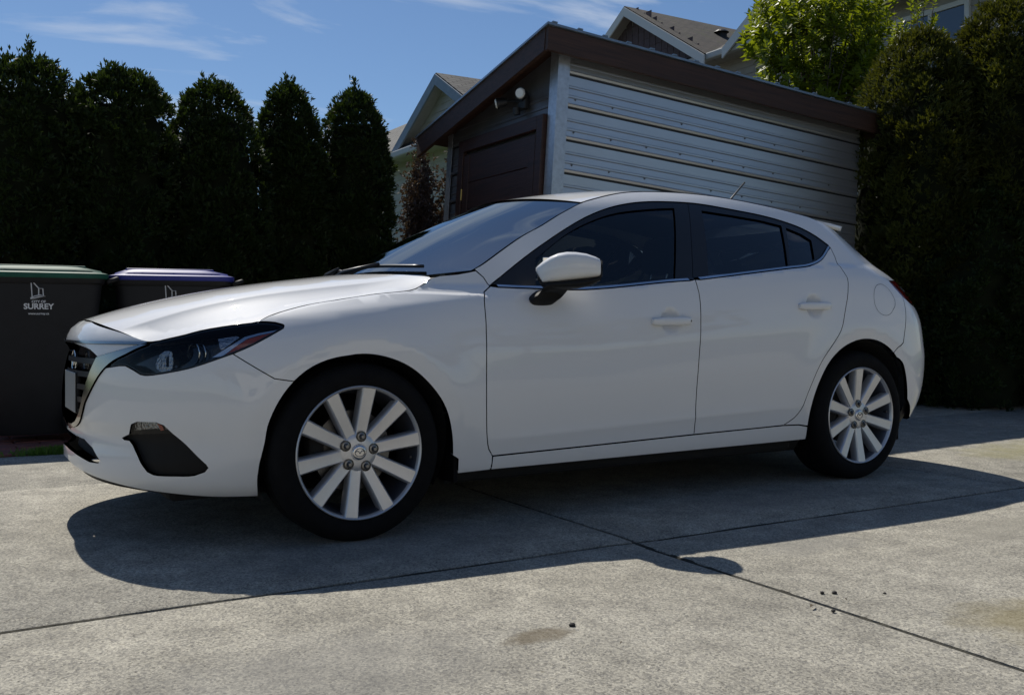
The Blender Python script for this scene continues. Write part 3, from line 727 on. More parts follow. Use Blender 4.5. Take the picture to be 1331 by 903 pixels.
    surf_panel('belt_trim', strip_of(beltc[ibp+1:]), M, 'satin_chrome', rd, inset=-.003, flange=.012, gap=0, step=.02)
    # inner door cards
    for dd, lp in ((fd, [(.62, .25), (1.58, .28), (1.60, .93), (.70, .90)]), (rd, [(1.62, .28), (2.15, .3), (2.5, .80), (2.5, 1.04), (1.64, .95)])):
        surf_panel('door_card', lp, M, 'dash', dd, inset=.075, flange=0, gap=0, step=.08)
    # handles
    for dd, (hx, hz) in ((fd, HANDLES[0]), (rd, HANDLES[1])):
        us = np.linspace(-.112, .112, 15); p0 = M(hx+us, np.full(15, hz+.000)+us*.02)
        flat = np.stack([hx+us, np.full(15, sgn*(W(np.array([hx-.11]), np.array([hz]))[0])), np.full(15, hz)+us*.02], 1)
        V = []; Fq = []; nn = 12
        for i, u in enumerate(us):
            e = abs(u)/.112; hh = .0185*(1-.25*e**4) if e < .98 else .011; off = .022-.016*e**3; th = .010 if e < .98 else .006
            for k in range(nn):
                a = 2*math.pi*k/nn; cz = math.copysign(abs(math.sin(a))**.7, math.sin(a)); cy = math.copysign(abs(math.cos(a))**.7, math.cos(a))
                V.append((flat[i, 0], flat[i, 1]+sgn*(off+th*cy), flat[i, 2]+hh*cz))
        for i in range(14):
            for k in range(nn): Fq.append((i*nn+k, i*nn+(k+1) % nn, (i+1)*nn+(k+1) % nn, (i+1)*nn+k))
        bm = bmesh.new(); vv = [bm.verts.new(v) for v in V]
        for f in Fq: bm.faces.new([vv[i] for i in f])
        bm.faces.new(vv[:nn]); bm.faces.new(vv[-nn:][::-1]); bmesh.ops.recalc_face_normals(bm, faces=bm.faces)
        me = bpy.data.meshes.new('door_handle'); bm.to_mesh(me); bm.free(); link('door_handle', me, 'paint', dd); sharp(me, 50)
        for u in (-.10, .10):
            q = M(np.array([hx+u]), np.array([hz]))[0]
            B().cyl((q[0], q[1]-sgn*.01, q[2]), (q[0], q[1]+sgn*.016, q[2]), .012, .011, 12).make('handle_mount', 'paint', dd, angle=40)
        if dd is fd and sgn == -1:
            B().cyl((hx+.098, flat[7, 1]+sgn*.012, hz+.002), (hx+.098, flat[7, 1]+sgn*.0215, hz+.002), .005, n=12).make('lock_cylinder', 'fixture_black', dd)
    # door mirror
    O = Vector((.74, .90)); ax = Vector((.857, .515)); bx = Vector((.515, -.857))
    def loft(st, name, m, par, n=28, ex=2.6):
        bm = bmesh.new(); rings = []
        for f, zt, zb, th in st:
            c = O+ax*(.255*f); rr = []
            for k in range(n):
                a = 2*math.pi*k/n; cb = math.copysign(abs(math.cos(a))**(2/ex), math.cos(a)); cz = math.copysign(abs(math.sin(a))**(2/ex), math.sin(a))
                p = c+bx*(th*cb+.02); rr.append(bm.verts.new((p.x, sgn*p.y, (zt+zb)/2+(zt-zb)/2*cz)))
            rings.append(rr)
        for i in range(len(rings)-1):
            for k in range(n): bm.faces.new((rings[i][k], rings[i][(k+1) % n], rings[i+1][(k+1) % n], rings[i+1][k]))
        bm.faces.new(rings[0]); bm.faces.new(rings[-1][::-1]); bmesh.ops.recalc_face_normals(bm, faces=bm.faces)
        me = bpy.data.meshes.new(name); bm.to_mesh(me); bm.free(); o = link(name, me, m, par); sharp(me, 62); return o
    prof = [(0, 1.014, 1.000, .014), (.03, 1.022, .986, .028), (.10, 1.038, .951, .048), (.22, 1.058, .953, .064), (.34, 1.071, .956, .073), (.48, 1.077, .960, .078), (.62, 1.076, .964, .080), (.78, 1.070, .969, .080), (.92, 1.058, .973, .077), (.985, 1.050, .976, .073), (1.0, 1.044, .980, .066)]
    mc = loft(prof, 'mirror_cap', 'paint', fd, ex=3.8)
    loft([(.03, .985, .966, .02), (.10, .960, .938, .044), (.25, .960, .931, .060), (.45, .966, .929, .070), (.65, .970, .931, .072), (.85, .974, .941, .070), (1.0, .980, .960, .066), (1.015, 1.03, .972, .058), (1.03, 1.045, .975, .055)], 'mirror_housing', 'black_plastic', fd, ex=2.6)
    bmr = B(); c = O+ax*.13+bx*.100; bmr.box((-.10, -.003, -.05), (.10, .003, .05), bevel=.002, M=Matrix.Translation((c.x, sgn*c.y, 1.012)) @ Matrix.Rotation(math.atan2(sgn*ax.y, ax.x), 4, 'Z'))
    bmr.make('mirror_glass', 'mirror', fd)
    bm = bmesh.new(); rings = []
    for f, cx, cy, cz, rx, ry in ((0, .800, .835, .888, .056, .040), (.3, .800, .872, .888, .060, .042), (.55, .803, .905, .900, .060, .046), (.8, .812, .928, .925, .062, .050), (1, .825, .945, .955, .066, .055)):
        rings.append([bm.verts.new((cx+rx*math.cos(2*math.pi*k/20), sgn*(cy+ry*.6*math.sin(2*math.pi*k/20)), cz+ry*math.sin(2*math.pi*k/20)*(1-f)*1.0)) for k in range(20)])
    for i in range(4):
        for k in range(20): bm.faces.new((rings[i][k], rings[i][(k+1) % 20], rings[i+1][(k+1) % 20], rings[i+1][k]))
    bm.faces.new(rings[0]); bm.faces.new(rings[-1][::-1]); bmesh.ops.recalc_face_normals(bm, faces=bm.faces)
    me = bpy.data.meshes.new('mirror_foot'); bm.to_mesh(me); bm.free(); link('mirror_foot', me, 'black_plastic', fd, smooth=True)
    # tail lamp
    TL = tail_top+tail_in[1:]+cr(tail_bot, .03)[::-1][1:-1]
    tl = surf_panel('tail_lamp', TL, M, 'tail_red', car, inset=.0, flange=.03, gap=.003, step=.024)
    surf_panel('tail_strip', [(3.12, .985), (3.40, .988), (3.40, .965), (3.15, .955)], M, 'satin_chrome', tl, inset=-.001, flange=.004, gap=0, step=.03)
# --- rear bumper, tailgate
rb = R_([(S1, .585), (3.55, .60), (3.50, .845)]+cr(tail_bot[2:], .03)[::-1][1:]+[(3.041, .903), (2.974, .69)]+rarch_c[min(range(len(rarch_c)), key=lambda i: np.hypot(rarch_c[i][0]-2.925, rarch_c[i][1]-.637)):]+[(3.06, .37), (3.17, .290), (3.4, .26), (S1, .25)])
surf_panel('rear_bumper', mirror_loop(rb), rear_map, 'paint', car)
surf_panel('rear_valance', mirror_loop(R_([(S1, .30), (3.3, .30), (3.08, .36), (3.05, .22), (S1, .20)])), rear_map, 'black_plastic', car, inset=.03, flange=0, gap=0, step=.05)
tgl = R_([(S1, 1.245), (3.43, 1.235), (3.47, 1.14), (3.54, 1.04), (S1, 1.03)])
tg = surf_panel('tailgate', mirror_loop(R_([(S1, .587), (3.552, .602), (3.504, .86), (3.504, .93), (3.45, 1.012), (3.349, 1.15), (3.30, 1.258), (S1, 1.270)])), rear_map, 'paint', car, holes=[mirror_loop(tgl)])
surf_panel('rear_window', mirror_loop(tgl), rear_map, 'privacy_glass', tg, inset=.004, flange=0, gap=.001, step=.05)
badge(tg, Matrix.Translation((3.475, 0, .93)) @ Matrix.Rotation(-math.pi/2, 4, 'Z'), .055)

# --- hood
hs_ = [(S0, .8065), (-1.142, .799), (-.842, .760), (-.704, .729), (-.618, .742), (-.558, .754), (-.500, .769), (-.393, .787), (-.303, .800)]+hoodside[1:]
hx_, hy_ = Pt(np.array([p[0] for p in hs_]), np.array([p[1] for p in hs_]))
hood_half = [(float(a), float(abs(b)), c[1]) for a, b, c in zip(hx_, hy_, hs_)]+[(.335, .60, .986), (.262, .40, .997), (.205, .2, 1.002), (.185, 0, 1.004)]
hood_mid = [(-.815, 0, .8065), (-.67, 0, .852), (-.5, 0, .894), (-.3, 0, .934), (-.134, 0, .961), (.05, 0, .988), (.185, 0, 1.004), (-.6, .3, .858), (-.3, .35, .925), (0, .4, .970)]
def hood_basis(x, y):
    return np.stack([x**i*y**(2*j) for i in range(5) for j in range(3) if i+j < 6], -1)
hp = np.array([p for p in hood_half]+[(p[0], p[1], p[2]) for p in hood_mid])
hw = np.concatenate([np.full(len(hood_half), 1.), np.full(len(hood_mid), 1.)])
Bm = hood_basis(hp[:, 0], hp[:, 1])
reg = np.eye(Bm.shape[1])*1e-4
coef = np.linalg.solve(Bm.T @ (Bm*hw[:, None])+reg, Bm.T @ (hp[:, 2]*hw))
hb3 = np.array(cr([(a, b, c) for a, b, c in hood_half], .005)); hres = hb3[:, 2]-hood_basis(hb3[:, 0], hb3[:, 1]) @ coef
crease_y = pchip([-.82, -.75, -.55, -.35, -.13, .115, .30], [.44, .461, .516, .562, .590, .600, .611])
def hood_map(x, y):
    x = np.atleast_1d(x); y = np.atleast_1d(y); z = hood_basis(x, y) @ coef; q = np.abs(y)
    d = np.hypot(x[:, None]-hb3[None, :, 0], q[:, None]-hb3[None, :, 1]); w = 1/(d+.006)**3
    wz = (w*hres).sum(1)/w.sum(1); fade = np.exp(-d.min(1)/.10)
    t = np.clip(q-crease_y(x), 0, 9)/.085; val = -.0165*t*np.exp(1-t)*np.clip((.34-x)/.25, 0, 1)*np.clip(d.min(1)/.06, 0, 1)**.8
    return np.stack([x, y, z+wz*fade+val], -1)
def up_normals(M, u, v):
    h = 3e-3; n = np.cross(M(u+h, v)-M(u-h, v), M(u, v+h)-M(u, v-h)); n /= np.linalg.norm(n, axis=-1, keepdims=True); return n*np.sign(n[:, 2:3])
gh_ = np.arange(-.80, .30, .012)
hl2 = cr([(a, b) for a, b, c in hood_half], .03)
surf_panel('hood', hl2+[(a, -b) for a, b in hl2[::-1] if b > 1e-6], hood_map, 'paint', car, nfun=up_normals, step=.020, gap=.002, flange=.025, guides=[np.stack([gh_, sg*(crease_y(gh_)+dd)], 1) for sg in (-1, 1) for dd in (-.006, 0, .007)])

# --- windscreen, roof, spoiler: swept between the two body sides
def edge_curve(pts):
    s = np.array([p[0] for p in pts]); z = np.array([p[1] for p in pts]); x, y = Pt(s, z); return np.stack([x, y, z], -1)
WE = edge_curve(cr(ws_edge, .02)); SE = edge_curve([p for p in cr(seam, .02) if p[0] <= 2.70])
def resample(P, n):
    d = np.concatenate([[0], np.cumsum(np.linalg.norm(np.diff(P, axis=0), axis=1))]); t = np.linspace(0, d[-1], n)
    return np.stack([np.interp(t, d, P[:, k]) for k in range(3)], -1)
def sweep(name, E, Cn, m, parent, nt=40, inset=0., p=2.2, lim=.985, thick=0., under=False):
    """E: edge curve (near half, y>0), Cn: centre curve, same length"""
    ts = np.linspace(-lim, lim, nt+1); n = len(E); V = np.zeros((n, nt+1, 3))
    for j, t in enumerate(ts):
        V[:, j, 0] = E[:, 0]+(Cn[:, 0]-E[:, 0])*(1-t*t); V[:, j, 1] = t*E[:, 1]; V[:, j, 2] = E[:, 2]+(Cn[:, 2]-E[:, 2])*(1-abs(t)**p)
    V[..., 2] -= inset
    idx = np.arange(n*(nt+1)).reshape(n, nt+1)
    F = np.stack([idx[:-1, :-1], idx[1:, :-1], idx[1:, 1:], idx[:-1, 1:]], -1).reshape(-1, 4)
    VV = V.reshape(-1, 3)
    a = VV[F[0, 1]]-VV[F[0, 0]]; b = VV[F[0, 2]]-VV[F[0, 0]]
    if np.cross(a, b)[2] < 0: F = F[:, ::-1]
    me = fast_mesh(name, VV, F); o = link(name, me, m, parent, smooth=True)
    if thick:
        md = o.modifiers.new('thickness', 'SOLIDIFY'); md.thickness = thick; md.offset = -1
    return o, V
nw = 30; we = resample(WE, nw); v = np.linspace(0, 1, nw)
wc = np.stack([.235+(1.035-.235)*v, 0*v, .975+(1.382-.975)*v+.022*np.sin(np.pi*v)], -1)
screen, _ = sweep('windscreen', we, wc, 'windscreen', car, inset=.004)
k0 = int(nw*.90)
sweep('screen_band', we[k0:], wc[k0:], 'satin_black', screen, inset=.0085)
for sg in (-1, 1):
    ed = []
    for i in range(nw):
        for t in (.945, .986):
            ed.append((we[i, 0]+(wc[i, 0]-we[i, 0])*(1-t*t), sg*t*we[i, 1], we[i, 2]+(wc[i, 2]-we[i, 2])*(1-t**2.2)-.0085))
    link('screen_edge', fast_mesh('screen_edge', ed, [(2*i, 2*i+1, 2*i+3, 2*i+2) for i in range(nw-1)]), 'satin_black', screen)
ns = 46; se = resample(SE, ns); u = np.linspace(0, 1, ns)
zc = pchip([1.03, 1.25, 1.5, 1.8, 2.2, 2.6, 2.8], [1.385, 1.425, 1.452, 1.462, 1.453, 1.418, 1.395])
xc = 1.040+(se[-1, 0]+.03-1.040)*u
rc = np.stack([xc, 0*u, zc(xc)], -1)
roof, RV = sweep('roof', se, rc, 'paint', car, nt=44, p=2.3, lim=.988)
sweep('headliner', resample(SE[6:], 20), np.stack([np.linspace(1.12, 2.72, 20), np.zeros(20), zc(np.linspace(1.12, 2.72, 20))], -1), 'headliner', roof, inset=.045, lim=.93)
for sg in (-1, 1):
    B().tube([(p[0], sg*p[1]*.993, p[2]-.001) for p in se], .0045, 6).make('roof_trim', 'satin_black', roof, smooth=True)
sp_e = np.stack([np.linspace(se[-1, 0]+.004, 2.905, 14), np.interp(np.linspace(0, 1, 14), [0, .6, 1], [se[-1, 1]*.990, .618, .590]), np.interp(np.linspace(0, 1, 14), [0, .5, 1], [se[-1, 2], 1.318, 1.314])], -1)
sp_c = np.stack([np.linspace(rc[-1, 0]+.004, 3.09, 14), np.zeros(14), np.linspace(rc[-1, 2]-.0005, 1.362, 14)], -1)
sweep('spoiler', sp_e, sp_c, 'paint', tg, nt=36, p=2.6, lim=1., thick=.028)
# closing panel under the spoiler
B().box((2.78, -.56, 1.24), (2.93, .56, 1.312), bevel=.02).make('spoiler_underside', 'satin_black', tg)
B().tube([(2.56, 0, 1.425), (2.66, 0, 1.515), (2.765, 0, 1.615)], [.006, .0055, .005], 8).cyl((2.55, 0, 1.405), (2.565, 0, 1.432), .022, .012, 16).make('antenna', 'fixture_black', roof, smooth=True)

# cowl and wipers
cow_e = np.stack([np.linspace(.345, .552, 8), np.linspace(.735, .742, 8), np.linspace(.945, .985, 8)], -1)
cow_c = np.stack([np.linspace(.17, .26, 8), np.zeros(8), np.linspace(.955, .978, 8)], -1)
sweep('cowl_panel', cow_e, cow_c, 'black_plastic', car, lim=1.)
def on_screen(t, vv, lift=.012):
    i = vv*(nw-1); E = np.array([np.interp(i, np.arange(nw), we[:, k]) for k in range(3)]); Q = np.array([np.interp(i, np.arange(nw), wc[:, k]) for k in range(3)])
    return Vector((E[0]+(Q[0]-E[0])*(1-t*t), t*E[1], E[2]+(Q[2]-E[2])*(1-abs(t)**2.2)+lift))
for t0, t1 in ((-.70, .02), (-.02, .62)):
    B().tube([on_screen(t0+(t1-t0)*k/10, .055+.05*math.sin(k/10*2.2), .016) for k in range(11)], .008, 6).tube([on_screen(t1-.04, -.05, .02), on_screen(t1-.10, .02, .034), on_screen((t0+t1)/2, .09, .030)], [.016, .012, .008], 8).make('wiper', 'satin_black', car, smooth=True)

# --- underside, arches, cabin
B().box((-.56, -.60, .24), (-.36, .60, .71), bevel=.03).box((-.36, -.50, .24), (.42, .50, .80), bevel=.05).make('engine_bay', 'underbody', car)
B().box((-.70, -.42, .24), (-.58, .42, .73), bevel=.02).box((-.785, -.40, .62), (-.57, .40, .742), bevel=.02).make('nose_light_blocker', 'underbody', car)  # plain boxes added behind the grille to block light leaking through the nose
B().box((-.62, -.62, .16), (3.25, .62, .26), bevel=.03).make('underbody', 'underbody', car)
B().box((.42, -.79, .17), (2.30, .79, .27), bevel=.02).make('floor_pan', 'underbody', car)
for cx, cz in ((.012, .325), (2.70, .335)):
    for sgn in (-1, 1):
        b = B(); n = 26; r = .371; bm = b.bm; A = []; Bv = []
        for k in range(n+1):
            a = -.45+(math.pi+.9)*k/n
            zz = cz+r*math.sin(a); A.append(bm.verts.new((cx+r*math.cos(a), sgn*float(np.interp(zz, [.1, .25, .45, .6], [.76, .79, .835, .880])), zz))); Bv.append(bm.verts.new((cx+r*math.cos(a), sgn*.52, cz+r*math.sin(a))))
        for k in range(n): bm.faces.new((A[k], A[k+1], Bv[k+1], Bv[k]))
        bm.faces.new(Bv)
        b.make('wheel_arch_liner', 'underbody', car, smooth=False)
for cx, (y0, y1) in ((.40, (.60, .84)), (3.045, (.60, .83))):
    for sgn in (-1, 1):
        B().box((cx, min(sgn*y0, sgn*y1), .175), (cx+.018, max(sgn*y0, sgn*y1), .40), bevel=.004).make('mud_flap', 'rubber', car)
B().box((.42, -.70, .55), (.84, .70, .90), bevel=.07, seg=4).box((.36, -.68, .86), (.70, .68, .925), bevel=.03, seg=3).make('dashboard', 'dash', car, angle=40)
b = B(); b.tube([(.93+.02*math.sin(a)+.10*math.cos(a)*.35, -.37+.185*math.sin(a), .865+.185*math.cos(a)*.92) for a in np.linspace(0, 2*math.pi, 33)], .015, 8, caps=False)
b.cyl((.80, -.37, .80), (.93, -.37, .865), .05, .06, 16).box((.915, -.54, .845), (.94, -.20, .885), bevel=.01).make('steering_wheel', 'dash', car, smooth=True)
def seat(x, y, w):
    s = B(); s.box((x-.05, y-w/2, .33), (x+.48, y+w/2, .50), bevel=.06, seg=3)
    s.box((-.07, -w/2, 0), (.07, w/2, .60), bevel=.06, seg=3, M=Matrix.Translation((x+.44, y, .44)) @ Matrix.Rotation(.36, 4, 'Y'))
    o = s.make('seat', 'seat_cloth', car, angle=40)
    B().box((-.055, -.135, 0), (.055, .135, .19), bevel=.05, seg=4, M=Matrix.Translation((x+.70, y, 1.035)) @ Matrix.Rotation(.20, 4, 'Y')).make('headrest', 'seat_cloth', o, angle=40)
    B().cyl((x+.67, y-.06, .97), (x+.70, y-.06, 1.06), .007).make('headrest_rod', 'satin_chrome', o); B().cyl((x+.67, y+.06, .97), (x+.70, y+.06, 1.06), .007).make('headrest_rod', 'satin_chrome', o)
for sgn in (-1, 1): seat(1.12, sgn*.37, .50)
s = B(); s.box((2.02, -.62, .36), (2.45, .62, .52), bevel=.06, seg=3).box((-.07, -.62, 0), (.07, .62, .55), bevel=.06, seg=3, M=Matrix.Translation((2.42, 0, .46)) @ Matrix.Rotation(.35, 4, 'Y'))
bench = s.make('rear_bench', 'seat_cloth', car, angle=40)
for y in (-.40, .40, 0): B().box((-.05, -.12, 0), (.05, .12, .14), bevel=.045, seg=4, M=Matrix.Translation((2.63, y, .99)) @ Matrix.Rotation(.2, 4, 'Y')).make('headrest', 'seat_cloth', bench, angle=40)
B().box((-.012, -.11, -.035), (.012, .11, .035), bevel=.012, M=Matrix.Translation((1.02, 0, 1.30))).cyl((1.03, 0, 1.32), (1.07, 0, 1.375), .008).make('rear_view_mirror', 'dash', car)
B().box((.47, -.60, .927), (.60, -.42, .930)).make('dash_sheet', 'pale_sheet', car)  # thin pale sheet on the dash near the screen's lower corner

# --- wheels
def wheel_meshes():
    R = {}
    t = B(); t.lathe([(.236, .012), (.243, .004), (.262, -.004), (.283, -.005), (.302, .001), (.314, .012), (.3215, .026), (.3252, .046), (.3255, .070), (.3185, .072), (.3185, .082), (.3258, .084), (.326, .108), (.3188, .110), (.3188, .120), (.326, .122), (.3258, .146), (.3185, .148), (.3185, .158), (.3252, .160), (.3252, .184), (.3215, .204), (.302, .226), (.27, .232), (.236, .214)], 96)
    R['tyre'] = t.mesh('tyre'); sharp(R['tyre'], 40)
    t = B(); t.lathe([(.2365, .016), (.2432, .006), (.2428, .0), (.2395, -.003), (.2365, -.001), (.2335, .004), (.2300, .012), (.2265, .026), (.222, .055), (.214, .10), (.206, .14), (.215, .19), (.228, .21)], 96)
    R['wheel'] = t.mesh('wheel'); sharp(R['wheel'], 40)
    t = B(); t.lathe([(0.0005, .014), (.029, .014), (.031, .017), (.050, .018), (.068, .022), (.079, .030), (.083, .045), (.083, .075), (.0005, .075)], 60)
    R['hub'] = t.mesh('hub'); sharp(R['hub'], 40)
    t = bmesh.new(); rings = []
    for r, hw, y in ((.058, .0205, .0225), (.080, .0200, .0205), (.11, .0205, .0165), (.15, .0215, .0115), (.19, .0230, .0062), (.220, .0243, .0022), (.2345, .0250, .0005)):
        sec = [(-hw-.005, y+.045), (-hw-.0045, y+.010), (-hw, y+.0022), (-hw+.0025, y), (0, y+.0008), (hw-.0025, y), (hw, y+.0022), (hw+.0045, y+.010), (hw+.005, y+.045)]
        rings.append([t.verts.new((a, h, math.sqrt(max(r*r-a*a, 0)))) for a, h in sec])
    for i in range(len(rings)-1):
        for k in range(8): t.faces.new((rings[i][k], rings[i][k+1], rings[i+1][k+1], rings[i+1][k]))
        t.faces.new((rings[i][8], rings[i][0], rings[i+1][0], rings[i+1][8]))
    t.faces.new(rings[0]); t.faces.new(rings[-1][::-1]); bmesh.ops.recalc_face_normals(t, faces=t.faces)
    me = bpy.data.meshes.new('spoke'); t.to_mesh(me); t.free(); sharp(me, 40); R['spoke'] = me
    t = B(); t.lathe([(.0005, .002), (.006, .002), (.0085, .006), (.0095, .012), (.0095, .024)], 6).lathe([(.0095, .016), (.0155, .0175), (.0165, .021)], 20)
    R['lug_nut'] = t.mesh('lug_nut'); sharp(R['lug_nut'], 35)
    t = B(); t.lathe([(.0155, .0163), (.0195, .0168), (.020, .0172), (.0005, .0174)], 20); R['lug_recess'] = t.mesh('lug_recess')
    t = B(); t.lathe([(.0005, .0095), (.018, .0098), (.0235, .0105), (.0265, .0125), (.0285, .016), (.0285, .022)], 40); R['centre_cap'] = t.mesh('centre_cap'); sharp(R['centre_cap'], 40)
    t = B(); t.lathe([(.07, .085), (.148, .085), (.1485, .110), (.07, .110)], 60).lathe([(.0005, .06), (.072, .06), (.074, .11)], 40); R['brake_disc'] = t.mesh('brake_disc'); sharp(R['brake_disc'], 40)
    t = B(); t.box((-.175, .055, -.06), (-.115, .13, .07), bevel=.015); R['brake_caliper'] = t.mesh('brake_caliper')
    t = B(); t.cyl((.0, .030, .208), (.0, .008, .203), .0045, n=10); R['valve'] = t.mesh('valve')
    return R
WM = wheel_meshes()
WMAT = dict(tyre='rubber', wheel='alloy', hub='alloy', spoke='alloy', lug_nut='nut_steel', lug_recess='gloss_black', centre_cap='satin_chrome', brake_disc='steel_disc', brake_caliper='underbody', valve='fixture_black')
for k, me in WM.items(): me.materials.append(MATS[WMAT[k]])
WM['wheel'].materials.append(MATS['alloy_shaded'])
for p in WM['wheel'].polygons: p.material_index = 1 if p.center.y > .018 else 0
for cx, sgn, rot in ((0., -1, 8.7), (2.70, -1, -2.0), (0., 1, 20.), (2.70, 1, 5.)):
    w = link('wheel', WM['wheel'], None, car, loc=(cx, sgn*.886, .3255), rot=(0, 0, 0 if sgn < 0 else math.pi))
    link('tyre', WM['tyre'], None, w); link('hub', WM['hub'], None, w); link('brake_disc', WM['brake_disc'], None, w); link('brake_caliper', WM['brake_caliper'], None, w)
    for k in range(10): link('spoke', WM['spoke'], None, w, rot=(0, math.radians(rot+36*k), 0))
    for k in range(5):
        a = math.radians(rot+72*k); p = (.0572*math.sin(a), 0, .0572*math.cos(a))
        link('lug_nut', WM['lug_nut'], None, w, loc=p); link('lug_recess', WM['lug_recess'], None, w, loc=p)
    link('centre_cap', WM['centre_cap'], None, w)
    link('valve', WM['valve'], None, w, rot=(0, math.radians(rot+90), 0))
    badge(w, Matrix.Translation((0, .0092, .0)), .0185, 'nut_steel')

# ------------------------------------------------------------------ garden shed
shed = tag(empty('shed', (2.73, 2.18, -.05), (0, math.radians(3.9), 0)), 'galvanised metal garden shed with brown wooden door and brown fascia', 'shed')
SL, SD, HN, HF = 3.53, 1.80, 3.02, 2.62      # length, depth, wall height near and far
# horizontal ribbed siding, one strip after another
PER = .262
prof = [(.015, .002), (.017, .014), (.034, .019), (.046, .004), (.085, .002), (.092, .010), (.104, .010), (.111, .002), (.160, 0), (.167, .008), (.179, .008), (.186, 0), (.248, 0), (.262, 0)]
def siding_mesh(L, axis):
    b = B(); rows = []
    for z, d in prof:
        f = (lambda u: (u, -d, z)) if axis == 'x' else (lambda u: (-d, u, z))
        rows.append([b.bm.verts.new(f(L*k/8)) for k in range(9)])
    for i in range(len(rows)-1):
        for k in range(8): b.bm.faces.new((rows[i][k], rows[i][k+1], rows[i+1][k+1], rows[i+1][k]))
    me = b.mesh('siding_strip'); sharp(me, 30); return me
sm = siding_mesh(SL, 'x')
gs_ = B().box((0, -.0015, .0005), (SL, .02, .0145)).mesh('shade_strip')  # black strip painting the shade under each siding rib
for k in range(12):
    o = link('siding_strip', sm, 'siding_steel', shed, loc=(0, 0, -.07+k*PER)); link('shade_strip', gs_, 'fixture_black', o)
sg_ = siding_mesh(SD, 'y')
for k in range(10): link('end_siding_strip', sg_, 'shaded_end_steel', shed, loc=(0, 0, .12+k*PER))
B().box((.03, .032, 0), (SL, SD, HF)).make('shed_core', 'fixture_black', shed)
b = B(); b.prism([(0.012, HF-.02), (SD, HF-.02), (SD, HF), (.012, HN)], .006, .03, lambda u, v, w: (w, u, v)).make('gable_sheet', 'shaded_end_steel', shed)
b = B()
for k in range(11):
    for j in range(9): 
        if random.random() < .86: b.cyl((.16+j*.37, -.003, .010+k*PER), (.16+j*.37, -.013, .010+k*PER), .009, .006, 6)
tag(b.make('siding_screws', 'nut_steel', shed), kind='stuff')
b = B()                                              # galvanised corner posts
b.box((-.035, -.030, -.1), (.075, -.0245, HN-.02)).box((-.035, -.0245, -.1), (-.0295, .085, HN-.02)).make('corner_post', 'galvanised', shed)
B().box((-.030, SD-.06, -.1), (-.024, SD+.03, HF)).box((-.030, SD+.024, -.1), (.08, SD+.03, HF)).make('corner_post', 'galvanised', shed)
# door on the end wall
door = B().box((-.050, .20, .03), (-.026, 1.42, 2.36)).make('door', 'door_wood', shed)
for a, c in (((-.072, .10, .0), (-.024, .19, 2.50)), ((-.072, 1.43, .0), (-.024, 1.52, 2.50)), ((-.072, .19, 2.39), (-.024, 1.43, 2.50))):
    B().box(a, c, bevel=.004).make('door_casing', 'door_wood', door)
for k in range(9):
    B().box((-.062, .31, .10+k*.25), (-.0505, 1.31, .10+k*.25+.244), bevel=.004).make('door_plank', 'door_wood', door)
for y in (.205, 1.315): B().box((-.066, y, .04), (-.0505, y+.10, 2.35), bevel=.003).make('door_stile', 'door_wood', door)
for z in (.45, 1.95): B().cyl((-.068, 1.425, z), (-.068, 1.425, z+.10), .008, n=10).make('door_hinge', 'brass', door)
# roof: single pitch, high edge over the long wall
def roof_z(y): return HN+.045+(HF-HN)/SD*(y+.0)
x0, x1, y0, y1 = -.23, 3.66, -.16, SD+.28
rf = B(); rf.prism([(y0-.02, roof_z(y0-.02)), (y1+.02, roof_z(y1+.02)), (y1+.02, roof_z(y1+.02)+.018), (y0-.02, roof_z(y0-.02)+.018)], x0-.02, x1+.02, lambda u, v, w: (w, u, v))
rfo = rf.make('roof', 'roof_metal', shed)
rib = B().prism([(y0-.026, roof_z(y0-.026)+.0185), (y1+.02, roof_z(y1+.02)+.0185), (y1+.02, roof_z(y1+.02)+.029), (y0-.026, roof_z(y0-.026)+.029)], 0, .045, lambda u, v, w: (w, u, v)).mesh('roof_rib')
for k in range(16): link('roof_rib', rib, 'roof_metal', rfo, loc=(x0+.02+k*.239, 0, 0))
B().box((x0, y0-.004, roof_z(y0)-.185), (x1, y0+.036, roof_z(y0)-.004), bevel=.003).make('fascia', 'brown_wood', shed)
for xx in (x0-.006, x1-.03):
    B().prism([(y0+.036, roof_z(y0)-.185), (y1, roof_z(y1)-.185), (y1, roof_z(y1)-.004), (y0+.036, roof_z(y0)-.004)], xx, xx+.036, lambda u, v, w: (w, u, v)).make('barge_board', 'brown_wood', shed)
B().prism([(y0+.04, roof_z(y0)-.045), (y1-.02, roof_z(y1)-.045), (y1-.02, roof_z(y1)-.03), (y0+.04, roof_z(y0)-.03)], x0+.03, x1-.04, lambda u, v, w: (w, u, v)).make('soffit', 'brown_wood', shed)
# security light with two lamp heads and a sensor
fx = B().box((-.065, .40, 2.60), (-.022, .52, 2.72), bevel=.01).make('security_light', 'fixture_black', shed)
for y, aim in ((.36, (-.8, -.45, -.12)), (.66, (-.8, .5, -.25))):
    d = Vector(aim).normalized(); p = Vector((-.09, y, 2.70))
    B().tube([(-.05, .46, 2.66), (-.08, (y+.46)/2, 2.69), tuple(p)], .010, 8).cyl(p-d*.01, p+d*.085, .028, .050, 24).make('lamp_head', 'fixture_black', fx, angle=40)
    B().cyl(p+d*.080, p+d*.098, .046, .036, 24).make('lamp_bulb', 'lamp_lens', fx, angle=40)
B().cyl((-.075, .50, 2.56), (-.085, .50, 2.62), .032, .03, 16).make('motion_sensor', 'fixture_black', fx)

